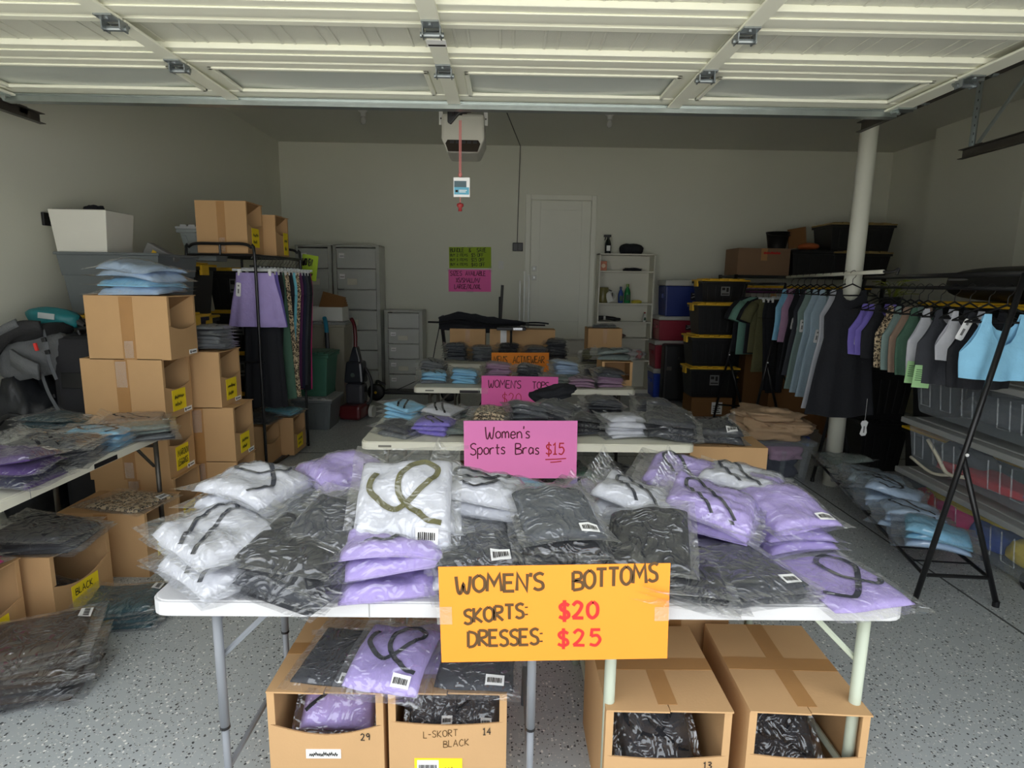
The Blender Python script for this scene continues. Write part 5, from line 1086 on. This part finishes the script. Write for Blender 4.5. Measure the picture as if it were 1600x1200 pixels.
t = thing('patterned_tin', 'orange patterned tin on the top bookcase shelf', 'tin', (BKX+.07, 8.70, SHZ[5])); MB().box(-.05, -.04, 0, .05, .04, .135).obj('tin_body', mk('tin_orange', (190, 108, 72), rough=.3, var=.5, scale=40), t, bevel=.006); MB().lathe([(.03, 0), (.03, .004)], 14, M=Matrix.Translation((0, -.041, .07)) @ Matrix.Rotation(PI/2, 4, 'X')).obj('print', mk('tin_cream', (216, 190, 160)), t)
cloth_heap('dark folded cap on the second bookcase shelf', (BKX+.50, 8.72, SHZ[5]), (.12, .08, .025), 'black', 5, 0)
t = thing('olive_can', 'olive green canister on the bookcase shelf', 'canister', (BKX+.09, 8.72, SHZ[4])); MB().lathe([(.075, 0), (.08, .02), (.08, .21), (.072, .225)], 20).obj('can_body', mk('olive_tin', (110, 104, 58), rough=.35), t, True); MB().tube(spline([(.07, 0, .19), (.13, 0, .16), (.13, 0, .07), (.07, 0, .04)], 5), .009).obj('handle', DKSTEEL, t)
t = thing('white_jug', 'white handled jug tipped beside the olive canister', 'jug', (BKX+.22, 8.70, SHZ[4]), (0, -.45, 0)); MB().box(-.06, -.05, .02, .04, .05, .17).obj('jug_body', WHITEPL, t, bevel=.015); MB().tube(spline([(.04, 0, .15), (.09, 0, .13), (.09, 0, .06), (.04, 0, .04)], 5), .010).obj('handle', WHITEPL, t)
bottle('blue bottle on the bookcase shelf', .345, SHZ[4], .036, .235, mk('blue_bottle', (44, 74, 150), rough=.25), mk('blue_cap', (30, 50, 110), rough=.3))
bottle('green detergent bottle on the bookcase shelf', .44, SHZ[4], .045, .275, mk('green_bottle', (36, 130, 70), rough=.25), mk('lime_cap', (120, 160, 50), rough=.3))
t = thing('yellow_dish', 'flat yellow tin on the bookcase shelf', 'tin', (BKX+.58, 8.7, SHZ[4])); MB().lathe([(.07, 0), (.075, .01), (.075, .035), (.06, .042)], 20).obj('tin_body', mk('yellow_tin', (196, 180, 60), rough=.4), t, True); MB().lathe([(.05, .042), (.05, .046)], 18).obj('lid', YELP, t)
t = thing('drill_tool', 'black and white hand tool on bookcase middle shelf', 'tool', (BKX+.15, 8.68, SHZ[3])); MB().tube(spline([(-.12, 0, .05), (0, 0, .05), (.12, 0, .035), (.2, 0, .03)], 4), [.03]*5+[.028]*4+[.02]*4, 12).obj('tool_body', BLKP, t, True); MB().lathe([(.034, 0), (.034, .03)], 14, M=Matrix.Translation((-.05, 0, .05)) @ Matrix.Rotation(PI/2, 4, 'Y')).obj('collar', WHITEPL, t)
bottle('small white spray can on right of bookcase shelf', .71, SHZ[3], .026, .14, WHITEPL, mk('can_red', (150, 40, 40)), 'can')
t = thing('red_pouch', 'small red and grey pouch on the bookcase shelf', 'pouch', (BKX+.33, 8.7, SHZ[2])); MB().blob((0, 0, .03), (.11, .06, .035), 2, .2, 22, 12, flat=.2).obj('pouch_body', mk('pouch_grey', (110, 92, 90)), t, True); MB().tube([(-.08, -.05, .03), (.06, -.06, .05)], .006).obj('zip', mk('zip_red', (176, 60, 60)), t)
t = thing('plastic_sack', 'crumpled white plastic sack on the low bookcase shelf', 'sack', (BKX+.50, 8.70, SHZ[1])); MB().blob((0, 0, .07), (.22, .09, .09), 7, .45, 30, 18, flat=.3).obj('sack_body', mk('sack_film', (206, 204, 204), rough=.3, bump=.8, bscale=20), t, True); MB().blob((.14, -.06, .08), (.05, .03, .06), 2, .4, 16, 10).obj('pink_print', mk('sack_pink', (200, 140, 140)), t, True)

# ================================================================== RIGHT: coolers, case, tote stack
def cooler(label, x, y, z, Wd, D, H, body, group='stacked coolers'):
    t = thing('cooler', label, 'cooler', (x, y, z), group=group)
    MB().box(-Wd/2, -D/2, 0, Wd/2, D/2, H*.84, tx=.015, ty=.015).obj('cooler_body', body, t, bevel=.018); MB().box(-Wd/2-.012, -D/2-.012, H*.84, Wd/2+.012, D/2+.012, H).obj('lid', mk('cooler_lid', (190, 190, 184), rough=.4), t, bevel=.018)
    for s in (-1, 1): MB().box(s*Wd/2-.014, -.08, H*.5, s*Wd/2+.014, .08, H*.62).obj('side_handle', body, t, bevel=.006)
    q = MB().box(.02, -D/2-.002, H*.45, Wd*.36, -D/2+.006, H*.66).obj('badge', mk('badge_dark', (30, 30, 36)), t)
    m = MB(); m.ribbon(spline([(.03, -D/2-.003, H*.52), (.1, -D/2-.003, H*.56), (Wd*.33, -D/2-.003, H*.50)], 4), .012, (0, -1, 0)); m.ribbon([(.04, -D/2-.003, H*.62), (Wd*.22, -D/2-.003, H*.62)], .012, (0, -1, 0)); m.obj('badge_print', mk('badge_silver', (190, 190, 190)), q)
    return t
BLU, RED = mk('cooler_blue', (34, 52, 120), rough=.35), mk('cooler_red', (150, 44, 62), rough=.35)
cx = 2.50
cooler('small blue cooler at the bottom of cooler stack', cx-.06, 8.45, 0, .66, .38, .42, mk('cooler_bright_blue', (40, 70, 176), rough=.35)); cooler('red cooler above the small blue one', cx-.04, 8.45, .42, .70, .40, .40, RED); cooler('wide red cooler under the big blue cooler', cx, 8.45, .82, .70, .40, .34, RED); cooler('large navy cooler on top of the cooler stack', cx+.04, 8.45, 1.16, .66, .42, .50, BLU)
t = thing('equipment_case', 'tall black hard case in front of the coolers', 'case', (2.43, 8.02, 0)); MB().box(-.27, -.10, .03, .27, .10, .80).obj('shell', BLKP, t, bevel=.03); MB().tube(spline([(-.07, -.10, .62), (-.07, -.14, .62), (.07, -.14, .62), (.07, -.10, .62)], 4), .012).obj('handle', BLKP, t)
for s in (-1, 1): MB().box(s*.2-.03, -.115, .45, s*.2+.03, -.10, .5).obj('latch', DKSTEEL, t)
openbox('small cardboard box with label under the right tote stack', 2.30, 7.10, 0, .50, .36, .23, mat=CARDB, tape=False); bx = [o for o in COL.objects if o.name.startswith('cardboard_box')][-1]
q = MB().box(.25, -.002, .03, .38, 0, .18).obj('shipping_label', WHITEP, bx); m = MB(); [m.box(.265, -.003, .05+.025*i, .36-.02*(i % 2), -.002, .06+.025*i) for i in range(4)]; m.obj('label_print', INK, q)
for i, (dx, n) in enumerate(((0, 'lowest'), (-.01, 'second'), (.04, 'third'))): tote('black tote with yellow lid by the coolers, %s of stack' % n, 2.56+dx, 7.30, .235+i*.385, .62, .42, .385, BLKP, YELP, sticker=i == 0, group='black totes with yellow lids by the coolers')
tote('black tote with yellow lid on rear row behind green tee', 2.78, 7.75, 1.32, .62, .42, .36, BLKP, YELP, sticker=True, group='black totes with yellow lids by the coolers')
for i in range(3): tote('black yellow lidded tote supporting rear row, %s from floor' % ('first', 'second', 'third')[i], 2.80, 7.78, i*.44, .62, .40, .44, BLKP, YELP, group='black totes with yellow lids by the coolers')
# shelf stack against the back wall, right
t = thing('shelving_unit', 'dark steel shelving unit loaded with boxes at right rear', 'shelving', (3.95, 8.1, 0))
for x in (-.95, 1.0):
    for y in (-.28, .28): MB().box(x-.02, y-.02, 0, x+.02, y+.02, 1.74).obj('post', BLKM, t)
for z in (.12, .9, 1.70): MB().box(-.97, -.30, z, 1.02, .30, z+.03).obj('shelf', BLKM, t)
for k, (x, z) in enumerate(((-.45, .16), (.45, .16), (-.45, .94), (.45, .94))): tote('black tote on the rear shelving unit, %s' % ('lower left', 'lower right', 'upper left', 'upper right')[k], 3.97+x, 8.1, z, .80, .52, .66, BLKP, YELP, group='totes on the rear shelving')
openbox('brown carton with red print on the rear shelving', 3.02, 7.84, 1.735, .68, .45, .34, mat=mk('cardboard_dull', (132, 104, 80), rough=.9, var=.06, scale=4)); bx = [o for o in COL.objects if o.name.startswith('cardboard_box')][-1]
m = MB(); scribble(m, .33, .27, .22, .03, .008, y=-.003, seed=9); m.obj('red_print', INKR, bx)
tote('black crate beside brown carton on the rear shelving', 4.08, 8.08, 1.735, .70, .46, .34, BLKP, BLKP, latch=False, ribs=4)
tote('wide black tote with tan lid on the rear shelving', 4.66, 8.08, 1.735, .78, .50, .33, BLKP, mk('tan_lid', (150, 128, 80), rough=.5), latch=False); tote('uppermost black tote with tan lid at right rear', 4.62, 8.08, 2.065, .86, .52, .36, BLKP, mk('tan_lid', (150, 128, 80)), latch=False)
t = thing('bucket', 'black bucket on crate at the rear shelving', 'bucket', (3.62, 8.08, 2.08)); MB().lathe([(.11, 0), (.145, .21), (.15, .21), (.15, .225), (.135, .225), (.105, .01)], 22, cap=False).obj('bucket_body', BLKP, t, True); MB().tube(spline([(-.145, 0, .2), (-.1, -.12, .17), (.1, -.12, .17), (.145, 0, .2)], 5), .004).obj('handle', DKSTEEL, t)
tag(MB().box(0, -.01, 0, .24, .01, .26).obj('cardboard_sheet', CARDB, None, loc=(3.80, 8.12, 2.085), rot=(.1, -.18, 0)), 'loose brown cardboard sheet leaning beside the bucket', 'cardboard')
t = thing('orange_ball', 'dull orange ball behind the black crate at rear', 'ball', (4.06, 8.12, 2.08)); MB().blob((0, 0, .045), (.14, .14, .05), 1, .03, 22, 14).obj('ball_skin', mk('ball_orange', (176, 90, 44)), t, True)
openbox('grey white carton on rear shelf behind hangers', 3.05, 7.45, 1.10, .60, .30, .40, mat=mk('board_grey', (150, 146, 138), rough=.8)); 
openbox('plain brown carton supporting the grey white carton', 3.05, 7.42, 0, .62, .34, 1.09, mat=CARDB, tape=False)
t = thing('folded_blanket', 'plum folded blanket under the brown carton', 'blanket', (3.34, 7.62, 1.51)); MB().box(-.3, -.18, 0, .3, .16, .03).obj('layer', fab('plum'), t, bevel=.012); MB().box(-.29, -.17, .03, .3, .16, .06).obj('layer', fab('mauve'), t, bevel=.012)

# ================================================================== RIGHT: big cartons below the rear rack
openbox('large brown carton with black capitals under the rear rack', 3.02, 6.62, 0, .72, .50, .86, mat=CARDB, tape=False, rot=-14); bx = [o for o in COL.objects if o.name.startswith('cardboard_box')][-1]
m = MB(); text(m, 'MAN', .12, .50, .13, .022, y=-.002, gap=.3); m.obj('lettering', INK, bx)
openbox('orange brown carton with papers beside the white column', 3.42, 5.85, 0, .55, .50, .80, tape=False, rot=-8, mat=CARDB); bx = [o for o in COL.objects if o.name.startswith('cardboard_box')][-1]
MB().box(.10, -.002, .36, .24, 0, .66).obj('packing_slip', WHITEP, bx); MB().box(.26, -.002, .38, .33, 0, .46).obj('warning_label', YELP, bx)
# towel bin
p = oz(1238, 752, 0)
TBm = tote('clear storage bin with blue handles under beige towels', 2.28, 4.82, 0, .52, .44, .36, TOTEM, TOTEM, latch=True, ribs=3, lidh=.012, lat=mk('blue_latch', (50, 76, 160), rough=.4))
cloth_heap('dark navy clothes inside the clear towel bin', (2.25, 4.80, .015), (.19, .14, .11), 'navy', 4); cloth_heap('mauve clothes inside the clear towel bin', (2.32, 4.78, .17), (.15, .13, .08), 'mauve', 6)
tw = thing('beige_towel', 'folded beige towels heaped on the clear bin', 'towel', (2.24, 4.82, .362), (0, .0, -.25))
TWM = mk('towel_beige', (176, 148, 118), rough=.95, bump=1.0, bscale=22)
MB().blob((0, 0, .07), (.30, .22, .085), 3, .34, 44, 24, flat=.15, pw=.8).obj('towel_fold', TWM, tw, True); MB().blob((-.04, 0, .17), (.25, .19, .06), 5, .36, 44, 24, pw=.8).obj('towel_fold', TWM, tw, True); MB().blob((.10, -.06, .11), (.19, .15, .05), 8, .4, 40, 22, pw=.8).obj('towel_fold', TWM, tw, True)

# ================================================================== RIGHT: A-frame clothes racks
def aframe(label, n0, n1, f0, f1, zt, group='black A-frame clothes racks', shelf=True):
    """n0,n1 near feet (main, prop), f0,f1 far feet; top rail at height zt"""
    t = thing('clothes_rack', label, 'clothes rack', (0, 0, 0), group=group); tops = []
    for a, b in ((n0, n1), (f0, f1)):
        a, b = Vector((*a, 0)), Vector((*b, 0)); top = a+(b-a)*.72; top.z = zt; jn = a+(top-a)*.47
        MB().tube([a+Vector((0, 0, .02)), top], .0135, 12).obj('main_leg', BLKM, t, True); MB().tube([jn, b+Vector((0, 0, .02))], .0135, 12).obj('prop_leg', BLKM, t, True)
        MB().tube([a+(top-a)*.105, b+(jn-b)*.2], .010, 8).obj('crossbar', BLKM, t); MB().lathe([(.008, 0), (.008, .006)], 10, M=Matrix.Translation(jn+Vector((0, -.018, .02))) @ Matrix.Rotation(PI/2, 4, 'X')).obj('bolt_cap', TAGW, t)
        for q in (a, b): MB().tube([q, q+Vector((0, 0, .03))], .016, 10).obj('foot', BLKP, t)
        tops.append((a, b, top, jn))
    (a, b, top, j), (c, d, top2, j2) = tops
    MB().tube([top, top2], .0135, 12).obj('top_rail', BLKM, t, True); dn = Vector((0, 0, -.07)); MB().tube([top+dn, top2+dn], .011, 10).obj('hanging_rod', BLKM, t, True)
    if shelf:
        a1, c1 = a+(top-a)*.105, c+(top2-c)*.105; b1, d1 = b+(j-b)*.2, d+(j2-d)*.2
        MB().tube([a1, c1], .010, 8).obj('shelf_rail', BLKM, t); MB().tube([b1, d1], .010, 8).obj('shelf_rail', BLKM, t)
        for i in range(1, 12): f = i/12; MB().tube([a1.lerp(c1, f), b1.lerp(d1, f)], .005, 6).obj('shelf_wire', BLKM, t)
    return t, top+dn, top2+dn
R1, r1a, r1b = aframe('black A-frame clothes rack of sports bras in right foreground', (2.09, 2.75), (2.52, 2.76), (2.57, 4.69), (2.88, 4.62), 1.67)
R2, r2a, r2b = aframe('black A-frame clothes rack with olive and black clothes at rear', (2.67, 6.2), (3.16, 6.55), (2.56, 7.25 if False else 7.02), (2.92, 7.0), 1.62, shelf=False)
wr = thing('hanging_rod', 'white hanging rod with black hook bridging the two right racks', 'rod', (0, 0, 0)); wa, wb_ = oy(1380, 424.5, 3.95), oy(1230, 433, 6.25)
MB().tube([wa, wb_], .014, 12).obj('rod_tube', mk('rod_cream', (214, 212, 196), rough=.4), wr, True); MB().tube(spline([wa, wa+Vector((.04, -.04, .0)), wa+Vector((.07, -.05, .02)), wa+Vector((.06, -.05, -.02))], 4), .008).obj('end_hook', BLKM, wr)
GA = 'garments on the right front rack'
def along(a, b, f): return a.lerp(b, f)+Vector((0, 0, .012))
ang = math.atan2(r1b.x-r1a.x, r1b.y-r1a.y)
def bra(f, c, lab, L=.24, wd=.34, kind='bra', tagp=None, sw=0, dr=0): return garment(kind, lab, along(r1a, r1b, f), -ang*.6+dr, c, L, wd, int(f*100), tagpos=tagp, group=GA, swing=sw)
bra(.05, 'lightblue', 'bright blue sports bra nearest on the right rack', .20, .40, tagp=None)
bra(.13, 'black', 'black sports bra behind the bright blue one', .27, .36, tagp=(-.10, -.17, .35))
bra(.22, 'white', 'white strappy sports bra behind the black one', .15, .32)
bra(.30, 'charcoal', 'charcoal sports bra in the middle of right rack', .30, .36)
bra(.38, 'white', 'white sports bra with green tag on right rack', .30, .34)
bra(.46, 'green', 'forest green sports bra on the right rack', .30, .34)
bra(.52, 'taupe', 'taupe sports bra beside the green one', .30, .33)
bra(.58, 'sage', 'sage grey sports bra on the right rack', .30, .33)
bra(.64, 'leopard', 'leopard print sports bra on the right rack', .30, .33, tagp=(.02, -.36, 0))
bra(.74, 'black', 'black criss-cross sports bra in front of violet ones', .26, .36, tagp=(-.02, -.33, .1))
bra(.80, 'violet', 'violet strappy sports bra on the right rack', .24, .36, tagp=None); bra(.86, 'violet', 'violet sports bra at far end of right rack', .26, .38, tagp=(-.12, -.33, 0))
for f, dz, lab in ((.36, -.44, 'left'), (.31, -.45, 'right')):
    p = along(r1a, r1b, f); t = thing('care_tag', 'pale green paper tag hanging below bras, %s of two' % lab, 'tag', (p.x-.13, p.y-.02, p.z+dz), (0, .06, 0), 'green paper tags')
    MB().box(-.05, 0, -.13, .05, .002, 0).obj('paper', mk('green_paper', (176, 222, 160), rough=.7), t); m = MB()
    [m.box(-.038, -.0008, -.03-.012*i, .03-.012*(i % 3), 0, -.025-.012*i) for i in range(6)]; m.obj('print', mk('tag_print_green', (90, 130, 90)), t); MB().tube([(0, .001, 0), (.01, .001, .06)], .0015, 4).obj('string', WHITEP, t)
p = oy(1350, 668, 4.3); t = thing('price_tag', 'white shaped price tag dangling below the black dress', 'tag', p); MB().slab([(-.02, 0, .05), (-.028, 0, .03), (-.016, 0, 0), (-.028, 0, -.05), (-.012, 0, -.066), (.016, 0, -.062), (.026, 0, -.04), (.018, 0, 0), (.028, 0, .04), (.01, 0, .055)], (0, .002, 0)).obj('tag_card', TAGW, t); MB().box(-.004, -.001, -.04, .006, 0, .01).obj('tag_print', mk('tag_print', (120, 120, 120)), t); MB().tube([(0, 0, .05), (0, .0, .22)], .001, 4).obj('string', WHITEP, t)
GW = 'garments on the white hanging rod'
def rodf(u):
    lo, hi = 0, 1
    for _ in range(30):
        md = (lo+hi)/2; q = wa.lerp(wb_, md)-CAM; uu = 800+F*q.dot(RT)/q.dot(FW)
        if uu > u: lo = md
        else: hi = md
    return lo
def wrod(f, kind, c, lab, L, wd=.34, tagp=None): return garment(kind, lab, along(wa, wb_, rodf(f)), math.radians(RS.uniform(-8, 4))+.12, c, L, wd, int(f), tagpos=tagp, group=GW)
wrod(1334, 'dress', 'black', 'long black dress at the near end of white rod', .86, .44)
wrod(1322, 'dress', 'white', 'white dress just behind the long black dress', .84, .44)
wrod(1302, 'dress', 'skyblue', 'pale grey blue dress on the white rod', .80, .38, tagp=(-.1, -.46, .1)); wrod(1290, 'dress', 'skyblue', 'second grey blue dress on the white rod', .80, .36); wrod(1278, 'dress', 'sage', 'sage green dress on the white rod', .80, .36, tagp=(-.12, -.40, 0))
wrod(1268, 'dress', 'charcoal', 'charcoal dress with white tag on the white rod', .70, .34, tagp=(-.1, -.42, 0)); wrod(1258, 'dress', 'black', 'black dress in the middle of white rod', .72, .34, tagp=(-.1, -.40, .1)); wrod(1248, 'top', 'mauve', 'mauve tank top on the white rod', .44, .34, tagp=(-.05, -.42, .1)); wrod(1238, 'top', 'lightblue', 'light blue tank top on the white rod', .44, .36, tagp=(-.09, -.44, .1))
GX = 'garments on the rear rack'
def rr(f, kind, c, lab, L, wd=.4, clip=False, tagp=None): return garment(kind, lab, along(r2a, r2b, f), math.radians(RS.uniform(-5, 5))+.25, c, L, wd, int(f*90), clip=clip, hookb=not clip, tagpos=tagp, group=GX)
rr(.06, 'pants', 'black', 'long black leggings nearest on the rear rack', 1.02, .40, True, (.12, -.34, 0)); rr(.14, 'pants', 'black', 'second pair of black leggings on the rear rack', 1.0, .40, True)
rr(.26, 'shorts', 'olive', 'olive shorts hanging low on the rear rack', .80, .40, True); rr(.38, 'tee', 'olive', 'olive tee on the rear rack', .58, .44); rr(.52, 'tee', 'black', 'black tee on the rear rack', .60, .44); rr(.70, 'tee', 'mint', 'mint green tee on the rear rack', .62, .46); rr(.86, 'tee', 'black', 'black tee at far end of rear rack', .6, .44)
# bags on the lower shelf of the front rack
for f, n, c, r, w, st in ((.90, 2, ['greygreen'], 70, 'at far end of right rack shelf', None), (.72, 3, ['greygreen', 'skyblue'], 60, 'at right rack shelf past the middle', None), (.58, 4, ['skyblue'], 55, 'in the middle of right rack shelf', 1), (.45, 4, ['skyblue', 'paleblue'], 60, 'on right rack shelf with black straps', 2), (.30, 3, ['paleblue'], 55, 'on the near half of right rack shelf', 1), (.16, 3, ['paleblue', 'lightblue'], 50, 'at the near end of right rack shelf', None)):
    q = Vector((2.31, 2.76, .19)).lerp(Vector((2.72, 4.65, .19)), f); stack((q.x, q.y, q.z), n, c, 'mid', r, w, strap=st, sc=1.12, group='bagged garments on right rack shelf', tilt=(0, .05), ja=14)

# ================================================================== RIGHT: wheeled clear totes with grey lids
def clear_tote(label, x, y, z, L, Wd, H, rot):
    t = thing('clear_tote', label, 'tote', (x, y, z), math.radians(rot), 'clear wheeled totes'); m = MB(); hw, hl = Wd/2, L/2
    def ring(s, zz): return [(-hw*s, -hl*(s*.3+.7), zz), (hw*s, -hl*(s*.3+.7), zz), (hw*s, hl*(s*.3+.7), zz), (-hw*s, hl*(s*.3+.7), zz)]
    vs = ring(.86, .03)+ring(1, H-.05); m.add(vs, [(3, 2, 1, 0), (0, 1, 5, 4), (1, 2, 6, 5), (2, 3, 7, 6), (3, 0, 4, 7)]); m.obj('tote_body', TOTEM, t, bevel=.03)
    RB = MATS.get('rib_plastic') or clear_plastic('rib_plastic', (210, 216, 220), .2, .15, .1, 8)
    for k in (-.72, -.42, .08, .42, .76):
        MB().tube([(-hw*.985-.006, k*hl-.045, H-.09), (-hw*.90-.01, k*hl-.045, .10), (-hw*.90-.01, k*hl+.045, .10), (-hw*.985-.006, k*hl+.045, H-.09)], .004, 6).obj('moulded_rib', RB, t)
    l = MB(); l.box(-hw-.03, -hl-.03, H-.05, hw+.03, hl+.03, H-.012); l.box(-hw+.03, -hl+.03, H-.012, hw-.03, hl-.03, H); l.obj('lid', LIDG, t, bevel=.012)
    for s in (-1, 1): MB().lathe([(.05, -.025), (.05, .025)], 18, M=Matrix.Translation((s*(hw*.72), -hl*.9, .05)) @ Matrix.Rotation(PI/2, 4, 'Y')).obj('wheel', BLKP, t)
    MB().box(-.08, -hl-.045, H-.10, .08, -hl-.0, H-.02).obj('latch', BLKP, t, bevel=.006)
    return t
CX, CY = 3.06, 3.42
for z, n in ((0, 'bottom'), (.36, 'middle'), (.72, 'top')): clear_tote('clear wheeled tote with grey lid, %s of the right stack' % n, CX, CY, z, 1.14, .54, .36, -3)
for x, y, z, r, c, lab in ((2.92, 3.85, .05, (.13, .14, .12), 'red', 'red fabric in the bottom clear tote'), (2.92, 3.62, .05, (.13, .16, .12), 'magenta', 'magenta fabric in the bottom clear tote'), (2.94, 3.35, .05, (.14, .14, .09), 'blue', 'blue fabric in bottom clear tote'), (2.94, 3.08, .05, (.13, .14, .10), 'yellow', 'yellow fabric in bottom clear tote'), (2.98, 2.98, .04, (.15, .08, .07), 'cyan', 'turquoise fabric in bottom clear tote'), (2.93, 3.55, .2, (.12, .34, .035), 'yellow', 'lime yellow sheet across the bottom clear tote'),
  (2.93, 3.5, .40, (.12, .36, .05), 'red', 'red fabric in the middle clear tote'), (2.95, 3.05, .41, (.13, .12, .09), 'blue', 'blue fabric in the middle clear tote'), (2.98, 3.75, .42, (.13, .2, .10), 'darkgrey', 'dark bundle in the middle clear tote'), (3.0, 3.4, .77, (.15, .42, .11), 'darkgrey', 'dark bundle filling the top clear tote')):
    cloth_heap(lab, (x+.07, y, z), (r[0]*.9, r[1], r[2]*.85), c, int(z*100)+len(lab), amp=.25, name='folded_fabric', cat='fabric')
t = thing('cream_hose', 'cream bent tube inside the middle clear tote', 'tube', (2.83, 3.62, .50)); MB().tube(spline([(0, .18, .10), (-.012, .06, .02), (-.012, -.04, -.06), (-.012, -.18, -.04)], 6), .012).obj('tube_run', mk('hose_cream', (206, 200, 180)), t, True); MB().tube(spline([(0, .32, -.06), (-.012, .1, -.1), (-.012, -.05, -.07)], 6), .010).obj('tube_branch', mk('hose_cream', (206, 200, 180)), t, True)
# black totes and hard case behind the front rack
GY = 'black totes with yellow lids behind front rack'
for j, (x, y) in enumerate(((3.62, 4.40), (3.66, 3.66))):
    for i in range(3): tote('black yellow lidded tote behind sports bras, %s level, %s column' % (('floor', 'middle', 'upper')[i], ('rear', 'front')[j]), x, y, i*.50, .62, .70, .50, BLKP, YELP, rot=90, group=GY)
hc = thing('roof_box', 'long black rounded cargo case on the right totes', 'cargo case', (3.78, 4.0, 1.502)); m = MB(); m.blob((0, 0, .13), (.42, .80, .13), 3, .0, 32, 18, flat=.0, pw=.6); m.obj('case_shell', BLKP, hc, True); MB().tube([(-.40, -.6, .16), (-.40, .55, .16)], .008).obj('trim_line', mk('trim_grey', (120, 120, 120), rough=.4), hc)
pl = thing('ornamental_grass', 'tuft of yellow green artificial grass on the right totes', 'plant', (3.25, 5.0, 1.42)); GM = mk('grass_green', (120, 128, 40), rough=.7, var=.3); rnd = random.Random(3)
for i in range(34):
    a = rnd.uniform(0, 2*PI); r = rnd.uniform(.08, .2); h = rnd.uniform(.14, .28); m = MB(); m.ribbon(spline([(0, 0, .06), (r*.4*math.cos(a), r*.4*math.sin(a), h*.8), (r*math.cos(a), r*math.sin(a), h*.85)], 4), .006, (math.sin(a), -math.cos(a), .3)); m.obj('blade', GM, pl)
MB().lathe([(.06, 0), (.08, .10), (.07, .10), (.05, .02)], 16).obj('pot', BLKP, pl)
tote('plain black tote supporting the artificial grass', 3.3, 5.15, .95, .44, .46, .47, BLKP, BLKP, latch=False); tote('lower plain black tote beneath the grass tote', 3.3, 5.15, .47, .44, .46, .48, BLKP, BLKP, latch=False); tote('floor level plain black tote beneath the grass', 3.3, 5.15, 0, .44, .46, .47, BLKP, BLKP, latch=False)
